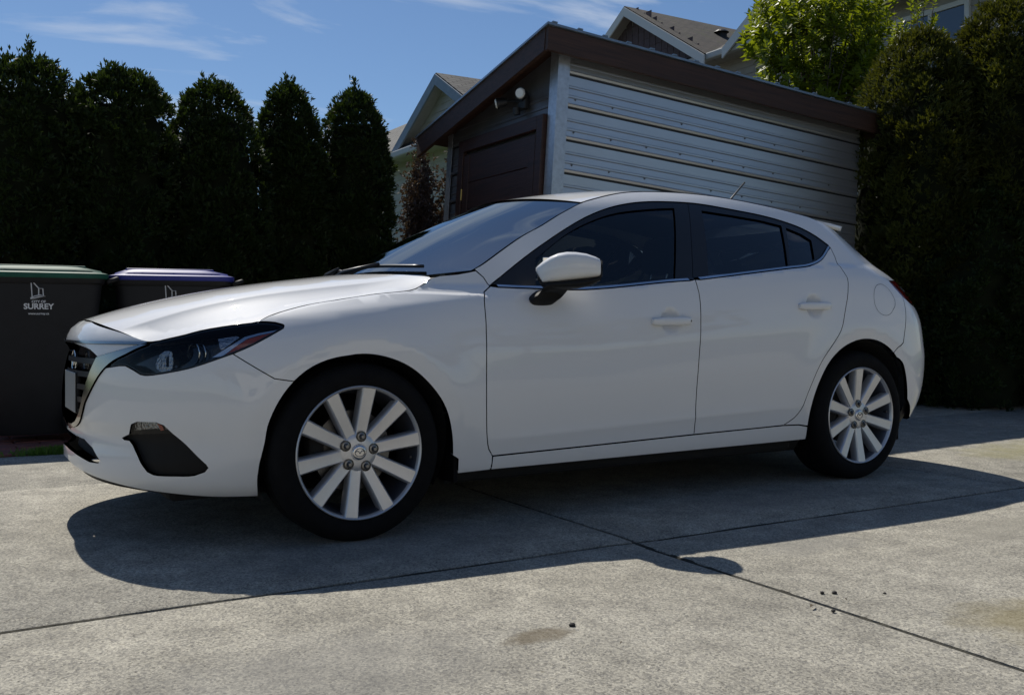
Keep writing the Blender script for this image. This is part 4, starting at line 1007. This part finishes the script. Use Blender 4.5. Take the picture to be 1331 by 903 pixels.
# ------------------------------------------------------------------ wheeled bins
def text_mesh(s, size, bold=0.):
    cu = bpy.data.curves.new('t', 'FONT'); cu.body = s; cu.size = size; cu.align_x = 'CENTER'; cu.offset = bold; cu.resolution_u = 3
    o = bpy.data.objects.new('t', cu); C.objects.link(o); dg = bpy.context.evaluated_depsgraph_get(); dg.update()
    me = bpy.data.meshes.new_from_object(o.evaluated_get(dg)); bpy.data.objects.remove(o); bpy.data.curves.remove(cu)
    me.materials.clear(); return me
def wheeled_bin(x, y, rz, lid, label):
    r = tag(empty('wheeled_bin', (x, y, .012), (0, 0, rz)), label, 'bin', 'wheeled bins by the hedge')
    # long side faces -y; wheels at the +x end
    b = B(); rings = []
    for z, xa, xb, hy in ((.05, -.27, .23, .235), (.07, -.29, .25, .245), (.50, -.345, .30, .275), (1.03, -.40, .36, .308), (1.042, -.415, .375, .32), (1.075, -.42, .38, .325), (1.08, -.40, .36, .31)):
        rr = []; n = 32; cx, hx = (xa+xb)/2, (xb-xa)/2
        for k in range(n):
            a = 2*math.pi*k/n; c, s = math.cos(a), math.sin(a)
            rr.append(b.bm.verts.new((cx+hx*math.copysign(abs(c)**.28, c), hy*math.copysign(abs(s)**.28, s), z)))
        rings.append(rr)
    for i in range(len(rings)-1):
        for k in range(32): b.bm.faces.new((rings[i][k], rings[i][(k+1) % 32], rings[i+1][(k+1) % 32], rings[i+1][k]))
    b.bm.faces.new(rings[0])
    body = b.make('body', 'bin_grey', r, angle=40)
    b = B(); rings = []
    for z, q, dx in ((1.070, 1.03, 0), (1.078, 1.045, 0), (1.102, 1.045, 0), (1.108, 1.0, 0), (1.112, .95, 0), (1.124, .93, 0), (1.148, .72, -.02), (1.160, .45, -.03), (1.163, .15, -.03)):
        rr = []
        for k in range(40):
            a = 2*math.pi*k/40; c, s = math.cos(a), math.sin(a)
            rr.append(b.bm.verts.new((-.02+dx+.405*q*math.copysign(abs(c)**.33, c), .325*q*math.copysign(abs(s)**.33, s), z)))
        rings.append(rr)
    for i in range(len(rings)-1):
        for k in range(40): b.bm.faces.new((rings[i][k], rings[i][(k+1) % 40], rings[i+1][(k+1) % 40], rings[i+1][k]))
    b.bm.faces.new(rings[-1]); b.bm.faces.new(rings[0][::-1])
    ld = b.make('lid', lid, r, angle=45)
    for yy in (-.2, 0, .2): B().box((-.33, yy-.018, 1.128), (.26, yy+.018, 1.157), bevel=.012).make('lid_rib', lid, ld, smooth=True)
    B().tube([(.385, -.24, 1.05), (.45, -.22, 1.075), (.455, 0, 1.08), (.45, .22, 1.075), (.385, .24, 1.05)], .016, 10).make('handle', 'bin_grey', r, smooth=True)
    for s in (-1, 1):
        b = B(); b.lathe([(.03, -.028), (.125, -.030), (.148, -.018), (.15, .018), (.125, .030), (.03, .028)], 32, M=Matrix.Translation((.255, s*.285, .15)))
        w = b.make('wheel', 'rubber', r, angle=40)
        B().lathe([(.0005, -.034), (.05, -.034), (.085, -.03)], 24, M=Matrix.Translation((.255, s*.285, .15))).make('wheel_cap', 'bin_grey', w, angle=40)
    # print on the long side
    slope = math.atan2(.305-.275, .48)
    def surf_y(z): return -(.275+(.305-.275)*(z-.50)/.48)-.0022
    def put(me, name, cx, z):
        o = link(name, me, 'print_white', body, loc=(cx, surf_y(z), z), rot=(math.pi/2+slope, 0, 0)); return o
    put(text_mesh('CITY OF', .022, .0006), 'lettering', -.03, .908)
    put(text_mesh('SURREY', .050, .0016), 'lettering', -.03, .868)
    put(text_mesh('www.surrey.ca', .020, .0005), 'lettering', -.03, .832)
    b = B(); ln = [(-.068, .945), (-.074, 1.040), (-.066, 1.044), (-.034, 1.006), (-.030, 1.004), (-.030, .955)], [(-.030, .955), (-.030, 1.000), (-.006, 1.000), (-.003, .955)], [(-.078, .938), (-.055, .950), (-.022, .958), (.010, .950), (-.025, .946), (-.055, .938), (-.078, .934)]
    for l in ln: b.tube([(u, surf_y(z)-.0005, z) for u, z in l], .0034, 4)
    b.make('emblem', 'print_white', body)
    return r
wheeled_bin(-.695, 3.06, math.radians(-3), 'bin_green', 'grey wheeled bin with green lid and white city lettering on its side')
wheeled_bin(.175, 3.10, math.radians(-9), 'bin_blue', 'grey wheeled bin with dark blue lid partly hidden behind the car')

# ------------------------------------------------------------------ trees and plants
def blades(P, D, n, length, width, spread, rng, droop=0.):
    """n narrow leaf blades at each point P, fanned about direction D"""
    P = np.repeat(P, n, 0); D = np.repeat(D, n, 0); k = len(P)
    d = D+rng.normal(0, spread, (k, 3)); d[:, 2] -= droop; d /= np.linalg.norm(d, axis=1, keepdims=True)
    s = np.cross(d, rng.normal(0, 1, (k, 3))); s /= np.linalg.norm(s, axis=1, keepdims=True)+1e-9
    L = length*rng.uniform(.6, 1.3, (k, 1)); w = width*rng.uniform(.7, 1.3, (k, 1))
    V = np.stack([P, P+d*L*.55+s*w, P+d*L, P+d*L*.55-s*w], 1).reshape(-1, 3)
    F = np.arange(len(V)).reshape(-1, 4)
    return V, F
def thuja(loc, H, Rd, label, seed, mname='thuja', nclump=420, per=24, leaders=5, group='conical cedars of the hedge', top=.30, base=.02, ry=None, lean=0.):
    rng = np.random.default_rng(seed)
    root = tag(empty('cedar_tree', loc), label, 'tree', group)
    ry = ry or Rd
    def rad(h, a):
        t = np.clip((1-h)/top, 0, 1); return (t**.46)*(.90+.10*np.clip(h/.25, 0, 1))*(1+.10*np.sin(3*a+seed+4*h)+.07*np.sin(5*a-7*h+seed*2))
    h = base+(1-base)*rng.uniform(0, 1, nclump)**.92; a = rng.uniform(0, 2*np.pi, nclump); r = rad(h, a)
    cen = np.stack([r*Rd*np.cos(a)*.90, r*ry*np.sin(a)*.90, h*H], 1)
    cr_ = rng.uniform(.06, .13, nclump)*(1.0 if H < 3.2 else 1.3)
    N = nclump*per; ci = np.repeat(np.arange(nclump), per)
    dirs = rng.normal(0, 1, (N, 3)); dirs /= np.linalg.norm(dirs, axis=1, keepdims=True)
    out = np.stack([np.cos(a), np.sin(a), np.full(nclump, .45)], 1)[ci]
    dirs = dirs+out*.9; dirs /= np.linalg.norm(dirs, axis=1, keepdims=True)
    P = cen[ci]+dirs*cr_[ci][:, None]*rng.uniform(.35, 1., (N, 1))
    up = np.array((0, 0, .55)); D = dirs*.8+up; D /= np.linalg.norm(D, axis=1, keepdims=True)
    V1, F1 = blades(P, D, 4, .050 if H < 3.2 else .056, .0070, .42, rng)
    # upright leaders that stand out of the top
    lp = []
    for k in range(leaders):
        aa = rng.uniform(0, 2*np.pi); q = rng.uniform(0, .62); hh = H*(1-.10*q); L = rng.uniform(.10, .30)
        b0 = np.array((q*Rd*.62*np.cos(aa), q*ry*.62*np.sin(aa), hh-.26)); tip = b0+np.array((rng.normal(0, .03), rng.normal(0, .03), L+.22))
        for j in range(40): lp.append(b0+(tip-b0)*rng.uniform(0, 1)+rng.normal(0, .012, 3)*(1.5))
    lp = np.array(lp); V2, F2 = blades(lp, np.tile((0, 0, 1.), (len(lp), 1)), 4, .05, .007, .45, rng)
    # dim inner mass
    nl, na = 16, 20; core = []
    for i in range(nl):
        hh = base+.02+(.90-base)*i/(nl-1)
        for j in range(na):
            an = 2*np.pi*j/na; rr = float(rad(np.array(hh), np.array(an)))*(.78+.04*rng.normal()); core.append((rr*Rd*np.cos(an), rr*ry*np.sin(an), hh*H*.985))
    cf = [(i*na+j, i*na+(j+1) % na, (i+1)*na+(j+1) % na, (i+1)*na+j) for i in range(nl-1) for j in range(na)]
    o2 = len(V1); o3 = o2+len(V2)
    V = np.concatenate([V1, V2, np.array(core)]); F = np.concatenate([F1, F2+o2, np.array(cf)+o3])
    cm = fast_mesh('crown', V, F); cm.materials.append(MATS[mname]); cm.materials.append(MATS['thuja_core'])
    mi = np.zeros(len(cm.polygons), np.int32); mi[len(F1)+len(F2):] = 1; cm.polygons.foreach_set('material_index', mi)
    link('crown', cm, None, root)
    B().cyl((0, 0, -.1), (0, 0, H*.8), .07, .02, 10).make('trunk', 'bark', root, smooth=True)
    return root
HEDGE = [(-.68, 4.55, 2.92, .42, .15, 5, 'tall dark cedar behind the green-lidded bin, spiky top'),
         (.04, 4.62, 2.93, .40, .13, 6, 'broad-topped dark cedar standing between the two bins'),
         (.86, 4.75, 2.93, .43, .22, 5, 'wide cedar rising behind the blue-lidded bin, peaked top'),
         (1.64, 5.0, 3.06, .31, .24, 6, 'slim pointed cedar with a tall wispy leader, squeezed between two hedge cedars'),
         (2.34, 5.05, 3.10, .35, .22, 2, 'rounded cedar at the end of the hedge towards the dead shrubs')]
for i, (x, y, H, r, top, ld, lab) in enumerate(HEDGE):
    thuja((x, y, -.05), H, r, lab, 11+i, top=top, leaders=ld+2, nclump=620, per=27)
# cedar hedge standing at the shed's far end
thuja((7.12, 1.98, -.05), 3.62, .72, 'bushy golden-green cedar touching the end of the metal shed', 31, 'thuja_gold', nclump=1000, per=28, leaders=6, group='golden cedars beyond the shed', top=.30)
thuja((7.80, 1.50, -.05), 3.95, .74, 'taller golden-green cedar next along from the one touching the shed', 32, 'thuja_gold', nclump=1000, per=28, leaders=6, group='golden cedars beyond the shed', top=.30)
thuja((8.15, .60, -.05), 3.85, .85, 'golden-green cedar at the outer end of the row beyond the shed', 33, 'thuja_gold', nclump=1000, per=28, leaders=5, group='golden cedars beyond the shed', top=.32)
thuja((7.15, 1.40, -.05), 2.1, .60, 'low dark cedar filling in front of the golden cedars beside the shed', 34, 'thuja', nclump=420, per=24, leaders=3, group='golden cedars beyond the shed', top=.45)

def leafy_tree(loc, crown_c, R3, label, seed, mname, nshoot, nleaf, leaf, group=None, name='leafy_tree', cat='tree', droop=.1):
    rng = np.random.default_rng(seed); root = tag(empty(name, loc), label, cat, group); cc = np.array(crown_c)
    tr = B(); tr.tube([(0, 0, -.1), (.03, .02, cc[2]*.45), tuple(cc*np.array((1, 1, .92)))], [.07, .055, .025], 10)
    tips = []
    for k in range(nshoot):
        d = rng.normal(0, 1, 3); d /= np.linalg.norm(d); d[2] = d[2]*.9+.15
        lump = 1+.22*np.sin(3.1*d[0]+seed)*np.cos(2.7*d[1]+1.3*seed)+.14*np.sin(6*d[2]+seed)
        q = rng.uniform(.25, 1.)**.45*lump; tips.append((cc+d*np.array(R3)*q, d))
    for k in range(0, nshoot, max(1, nshoot//46)):
        p, d = tips[k]; m = cc*np.array((1, 1, .8))+(p-cc)*.45; tr.tube([tuple(cc*np.array((1, 1, .55))), tuple(m), tuple(p)], [.022, .014, .004], 5)
    tr.make('trunk', 'bark', root, smooth=True)
    VV = []
    for p, d in tips:
        ax = d*.7+np.array((0, 0, .75))+rng.normal(0, .25, 3); ax /= np.linalg.norm(ax); L = rng.uniform(.10, .22)
        s1 = np.cross(ax, (0.3, .2, 1.)); s1 /= np.linalg.norm(s1); s2 = np.cross(ax, s1)
        for j in range(nleaf):
            t = j/nleaf; an = j*2.4+rng.uniform(0, .6); o = s1*np.cos(an)+s2*np.sin(an)
            ld = o*(1-.45*t)+ax*(.35+.6*t)-np.array((0, 0, droop)); ld /= np.linalg.norm(ld); w = np.cross(ld, ax); w /= np.linalg.norm(w)+1e-9
            nn = np.cross(w, ld); l = leaf*rng.uniform(.65, 1.25)*(1-.35*t); b0 = p+ax*(t-.6)*L
            VV.append((b0, b0+ld*l*.45+w*l*.24+nn*l*.07, b0+ld*l-nn*l*.08, b0+ld*l*.45-w*l*.24+nn*l*.07))
    V = np.array(VV).reshape(-1, 3); F = np.arange(len(V)).reshape(-1, 4)
    F = np.concatenate([F[:, [0, 1, 2]], F[:, [0, 2, 3]]])
    link('crown', fast_mesh('crown', V, F), mname, root)
    return root
leafy_tree((8.05, 4.15, -.05), (0, 0, 4.05), (.80, .80, 1.02), 'bright green broad-leaved tree rising behind the shed roof', 5, 'leaf_bright', 640, 16, .125)
leafy_tree((9.30, 3.7, -.05), (0, 0, 4.35), (.30, .30, .62), 'thin bright green sapling beside the golden cedars and the house window', 9, 'leaf_bright', 70, 14, .10)

def dead_shrub(loc, H, R, label, seed):
    rng = np.random.default_rng(seed); root = tag(empty('dead_shrub', loc), label, 'shrub', 'dead brown shrubs by the shed')
    b = B(); P = []
    for k in range(90):
        a = rng.uniform(0, 2*np.pi); q = rng.uniform(.2, 1)*R; h = H*rng.uniform(.5, 1.0)*(1-.35*q/R)
        pts = [(rng.normal(0, .04), rng.normal(0, .04), -.05), (q*.55*np.cos(a), q*.55*np.sin(a), h*.45), (q*np.cos(a), q*np.sin(a), h)]
        b.tube(pts, [.010, .006, .002], 4, caps=False)
        for j in range(70):
            t = rng.uniform(.12, 1); u = np.array(pts[1])*(1-t)+np.array(pts[2])*t if t > .3 else np.array(pts[1])*rng.uniform(.4, 1); P.append(u+rng.normal(0, .045, 3))
    b.make('branches', 'twig', root)
    P = np.array(P); V, F = blades(P, np.tile((0, 0, .4), (len(P), 1)), 4, .050, .011, .8, rng)
    link('crown', fast_mesh('crown', V, F), 'dead_leaf', root)
dead_shrub((3.50, 5.85, -.05), 3.45, .30, 'withered brown conifer next to the last hedge cedar', 3)
dead_shrub((3.93, 5.80, -.05), 3.6, .24, 'withered brown conifer against the shed corner', 4)
dead_shrub((3.42, 5.6, -.05), 2.1, .46, 'low brown dry shrub at the foot of the withered conifers', 8)

# grass at the edge of the concrete by the bins
rng = np.random.default_rng(3)
gp = np.stack([np.concatenate([rng.normal(-.62, .12, 1250), rng.uniform(-2.4, 1.4, 150)]), rng.uniform(2.19, 2.33, 1400)+np.abs(rng.normal(0, .02, 1400)), np.full(1400, -.01)], 1)
V, F = blades(gp, np.tile((0, 0, 1.), (len(gp), 1)), 2, .055, .003, .45, rng)
tag(link('grass', fast_mesh('grass', V, F), 'grass'), 'green grass tuft along the concrete edge by the bins', 'grass', kind='stuff')

# ------------------------------------------------------------------ houses
def quad_uv(name, P, m, parent, uvs=1.):
    """one flat roof plane, UV in metres"""
    P = [Vector(p) for p in P]; me = bpy.data.meshes.new(name); n = len(P)
    nrm = (P[1]-P[0]).cross(P[2]-P[0]).normalized(); t = .05
    if nrm.z < 0: nrm = -nrm
    Q = [p-nrm*t for p in P]
    me.from_pydata([tuple(p) for p in P+Q], [], [tuple(range(n)), tuple(range(2*n-1, n-1, -1))]+[(i, (i+1) % n, n+(i+1) % n, n+i) for i in range(n)])
    u = (P[1]-P[0]).normalized(); v = nrm.cross(u); uv = me.uv_layers.new(name='UVMap')
    for l in me.loops: q = me.vertices[l.vertex_index].co-P[0]; uv.data[l.index].uv = (q.dot(u), q.dot(v))
    bm = bmesh.new(); bm.from_mesh(me); bmesh.ops.recalc_face_normals(bm, faces=bm.faces); bm.to_mesh(me); bm.free()
    return link(name, me, m, parent)
def clap_wall_x(X, ya, yb, za, zb, m, parent, step=.13, name='wall', cut=None, face=-1):
    """lapped siding on a wall in the plane x = X, optional roof line cut(y) and boards as separate pieces"""
    k = 0; z = za
    while z < zb-1e-3:
        z2 = min(z+step, zb); a, b_ = (ya, yb) if cut is None else cut(z)
        if b_-a > .05:
            b = B(); 
            for q in ((X+face*.022, z), ): pass
            v = [b.bm.verts.new(p) for p in ((X+face*.024, a, z), (X+face*.024, b_, z), (X+face*.006, b_, z2), (X+face*.006, a, z2), (X, a, z), (X, b_, z))]
            b.bm.faces.new((v[0], v[1], v[2], v[3])); b.bm.faces.new((v[4], v[5], v[1], v[0]))
            b.make('siding_board', m, parent)
        z = z2
def window_x(X, ya, yb, za, zb, parent, face=-1, blind=True, bars=1):
    w = B(); f = face; t = .09
    for a, c in (((ya-t, za-t), (yb+t, za)), ((ya-t, zb), (yb+t, zb+t)), ((ya-t, za), (ya, zb)), ((yb, za), (yb+t, zb))):
        w.box((min(X, X+f*.07), a[0], a[1]), (max(X, X+f*.07), c[0], c[1]))
    for k in range(bars):
        y = ya+(yb-ya)*(k+1)/(bars+1); w.box((min(X, X+f*.06), y-.035, za), (max(X, X+f*.06), y+.035, zb))
    wo = w.make('window', 'trim_white', parent)
    B().box((min(X+f*.028, X+f*.034), ya, za), (max(X+f*.028, X+f*.034), yb, zb)).make('pane', 'house_glass', wo)
    return wo
# neighbour's house between hedge and shed: wall facing the hedge with a gable over a gutter
h1 = tag(empty('house', (8.0, 14, -.1)), 'pale sided house with blue-trimmed gable between the hedge and the shed', 'house')
h1.location = (0, 0, 0)
X0 = 8.2
B().box((X0, 11.8, -.1), (13.3, 23.5, 4.75)).make('wall', 'house_white', h1)
clap_wall_x(X0, 11.8, 20.5, 1.6, 4.72, 'house_white', h1, .15)
quad_uv('roof', [(X0-.45, 11.4, 4.70), (X0-.45, 24.0, 4.70), (10.9, 24.0, 6.75), (10.9, 14.6, 6.75)], 'shingle_grey', h1)
quad_uv('roof', [(13.8, 11.4, 4.70), (10.9, 14.6, 6.75), (10.9, 24.0, 6.75), (13.8, 24.0, 4.70)], 'shingle_grey', h1)
quad_uv('roof', [(13.8, 11.4, 4.70), (X0-.45, 11.4, 4.70), (10.9, 14.6, 6.75)], 'shingle_grey', h1)
def gable_x(h, X, yc, hw, zb, zt, depth, mwall, mroof, mtrim, step=.15, shakes=False, over=.30):
    sl = (zt-zb)/hw
    if shakes:
        B().prism([(yc-hw, zb), (yc+hw, zb), (yc, zt)], X+.02, X+.3, lambda u, v, w: (w, u, v)).make('gable_wall', mwall, h)
        sh = B().box((-.016, -.105, 0), (0, .105, .26)).mesh('shake'); r = 0; z = zb
        while z < zt-.15:
            half = hw*(zt-z-.08)/(zt-zb); n = int(2*half/.22)
            for k in range(n+1):
                y = yc-half+(k+.5*(r % 2))*2*half/max(n, 1)
                if abs(y-yc) < half: link('shake', sh, 'shake', h, loc=(X+.012, y, z), rot=(random.uniform(-.02, .02), .05+random.uniform(-.02, .02), 0))
            z += .21; r += 1
    else:
        B().prism([(yc-hw, zb), (yc+hw, zb), (yc, zt)], X+.02, X+.3, lambda u, v, w: (w, u, v)).make('gable_wall', mwall, h)
        clap_wall_x(X+.02, 0, 0, zb, zt-.1, mwall, h, step, cut=lambda z: (yc-hw*(zt-z-step)/(zt-zb), yc+hw*(zt-z-step)/(zt-zb)))
    o = over
    for s in (-1, 1):
        a = (X-o, yc, zt+.06); b_ = (X-o, yc+s*(hw+.35), zb-.35*sl+.06); c = (X+depth, yc+s*(hw+.35), zb-.35*sl+.06); d = (X+depth, yc, zt+.06)
        quad_uv('roof', [b_, c, d, a] if s < 0 else [c, b_, a, d], mroof, h)
        q = B(); q.prism([(yc, zt+.03), (yc+s*(hw+.36), zb-.36*sl+.03), (yc+s*(hw+.36), zb-.36*sl-.20), (yc, zt-.20)], X-o-.03, X-o+.01, lambda u, v, w: (w, u, v)).make('barge_board', mtrim, h)
        B().prism([(yc, zt-.03), (yc+s*(hw+.33), zb-.33*sl-.03), (yc+s*(hw+.33), zb-.33*sl-.07), (yc, zt-.07)], X-o+.012, X+.02, lambda u, v, w: (w, u, v)).make('soffit', mwall, h)
gable_x(h1, X0-.1, 14.15, 2.15, 4.75, 6.0, 4.0, 'house_grey', 'shingle_grey', 'trim_blue')
B().box((X0-.58, 11.4, 4.50), (X0-.44, 24.0, 4.66), bevel=.03).make('gutter', 'gutter', h1)
B().box((X0-.45, 11.4, 4.55), (X0+.02, 24.0, 4.58)).make('soffit', 'house_white', h1)
window_x(X0, 15.2, 16.1, 3.0, 4.2, h1); window_x(X0, 11.8, 12.8, 2.6, 3.9, h1)
# low brown fence between the shrubs and that house
fence = tag(empty('garden_fence', (0, 0, 0)), 'dark reddish brown board fence behind the hedge and withered shrubs', 'fence')
fm = B().box((0, -.01, 0), (.14, .01, 1.7), bevel=.004, seg=1).mesh('fence_board')
for k in range(86): link('fence_board', fm, 'brown_wood', fence, loc=(-6.6+k*.146, 6.75, -.05+random.uniform(-.01, .01)))
B().box((-6.6, 6.765, 1.2), (5.9, 6.80, 1.29)).make('rail', 'brown_wood', fence)

# house behind the hedge: only its long roof shows between the trees
h2 = tag(empty('house', (0, 0, 0)), 'house behind the hedge with only its grey shingle roof showing between cedars', 'house')
B().box((-6.5, 22.3, -.1), (5.2, 30, 3.9)).make('wall', 'house_white', h2)
quad_uv('roof', [(-7.2, 20.6, 3.6), (6.0, 22.0, 3.6), (6.0, 25.2, 6.32), (-7.2, 23.8, 6.32)], 'shingle_grey', h2)
quad_uv('roof', [(6.0, 28.4, 3.6), (-7.2, 27.0, 3.6), (-7.2, 23.8, 6.32), (6.0, 25.2, 6.32)], 'shingle_grey', h2)

# two-gabled house on the shed side
h3 = tag(empty('house', (0, 0, 0)), 'house behind the shed with two brown-roofed gables and a white window', 'house')
X3 = 14.4
B().box((X3, 1.5, -.1), (24, 20, 6.95)).make('wall', 'house_taupe', h3)
clap_wall_x(X3, 1.6, 19.9, 4.6, 6.93, 'house_taupe', h3, .16)
quad_uv('roof', [(X3-.5, 1.2, 6.92), (X3-.5, 20.4, 6.92), (19, 20.4, 9.3), (19, 1.2, 9.3)], 'shingle_brown', h3)
B().box((X3-.66, 1.2, 6.74), (X3-.50, 20.4, 6.90), bevel=.03).make('gutter', 'gutter', h3)
B().box((X3-.5, 1.2, 6.78), (X3+.02, 20.4, 6.81)).make('soffit', 'house_taupe', h3)
gable_x(h3, X3-.35, 15.3, 2.6, 7.05, 8.72, 5.0, 'house_taupe', 'shingle_brown', 'trim_white', shakes=True, over=.35)
gable_x(h3, X3-.35, 8.6, 2.8, 7.05, 8.85, 5.0, 'house_taupe', 'shingle_brown', 'trim_white', over=.35)
B().box((15.97, 14.22, 8.0), (16.17, 14.42, 8.22)).cyl((16.07, 14.32, 8.22), (16.07, 14.32, 8.28), .20, .12, 16).make('roof_vent', 'fixture_black', h3)
window_x(X3, 6.35, 7.75, 5.15, 6.42, h3)
B().box((X3-.026, 6.4, 5.6), (X3-.024, 7.7, 6.4)).make('blind', 'blind', h3)

# street behind the photographer, seen only in the car's glass and paint
h4 = tag(empty('house', (0, 0, 0)), 'unseen pale house across the street, mirrored in the car windows', 'house')
mat('bounce_wall_cream', (.72, .67, .58), rough=.75, var=.05, scale=2)  # pale, warm wall chosen to bounce light onto the car's side
B().box((-13, -30, -.1), (8, -19, 5.3)).make('wall', 'bounce_wall_cream', h4)
quad_uv('roof', [(-13.6, -18.4, 5.2), (8.6, -18.4, 5.2), (8.6, -24.5, 7.6), (-13.6, -24.5, 7.6)], 'shingle_grey', h4)
quad_uv('roof', [(-13.6, -30.6, 5.2), (-13.6, -24.5, 7.6), (8.6, -24.5, 7.6), (8.6, -30.6, 5.2)], 'shingle_grey', h4)
for k in range(4): B().box((-11.5+k*5.0, -19.0, 1.2), (-9.3+k*5.0, -18.95, 2.6)).make('window', 'house_glass', h4)
for k, (x, y, s) in enumerate(((-17, -21, 1.5), (12.5, -20, 1.6), (18, -22, 1.4))):
    leafy_tree((x, y, -.1), (0, 0, 3.6*s), (2.2*s, 2.2*s, 1.9*s), ('street tree across the road beyond the pale house gable', 'large street tree beside the pale house, mirrored in the rear window', 'street tree farthest along the road from the pale house')[k], 20+k, 'thuja_gold', 150, 12, .55)

# ------------------------------------------------------------------ bits on the concrete
def pebble(x, y, r, lab):
    b = B(); bmesh.ops.create_icosphere(b.bm, subdivisions=2, radius=r)
    for v in b.bm.verts: v.co = Vector((v.co.x*random.uniform(.85, 1.25), v.co.y*random.uniform(.85, 1.15), v.co.z*.7+r*.6))
    o = b.make('pebble', 'pebble', None, smooth=True, loc=(x, y, 0)); tag(o, lab, 'pebble', 'dark pebbles on the driveway')
pebble(.112, -2.065, .0085, 'round black pebble beside the brown stain on the concrete')
for x, y, r in ((.942, -2.214, .008), (.915, -2.192, .006), (1.068, -2.29, .005), (.801, -2.33, .006)): pebble(x, y, r, 'tiny dark pebble lying near the crossing joint of the slabs')
def dry(x, y, l, a):
    b = B(); b.bm.faces.new([b.bm.verts.new(p) for p in ((-l, 0, .003), (-l*.2, l*.28, .010), (l, 0, .004), (-l*.1, -l*.26, .009))])
    o = b.make('dry_leaf', 'dry_leaf', None, loc=(x, y, .002), rot=(0, .1, a)); tag(o, 'small curled brown leaf scrap on the sunny concrete by the joint', 'leaf', 'leaf scraps on the driveway')
for x, y, l, a in ((.779, -2.276, .020, .4), (.735, -2.331, .010, 2.), (.908, -2.284, .009, 1.), (.131, -2.251, .008, .2)): dry(x, y, l, a)
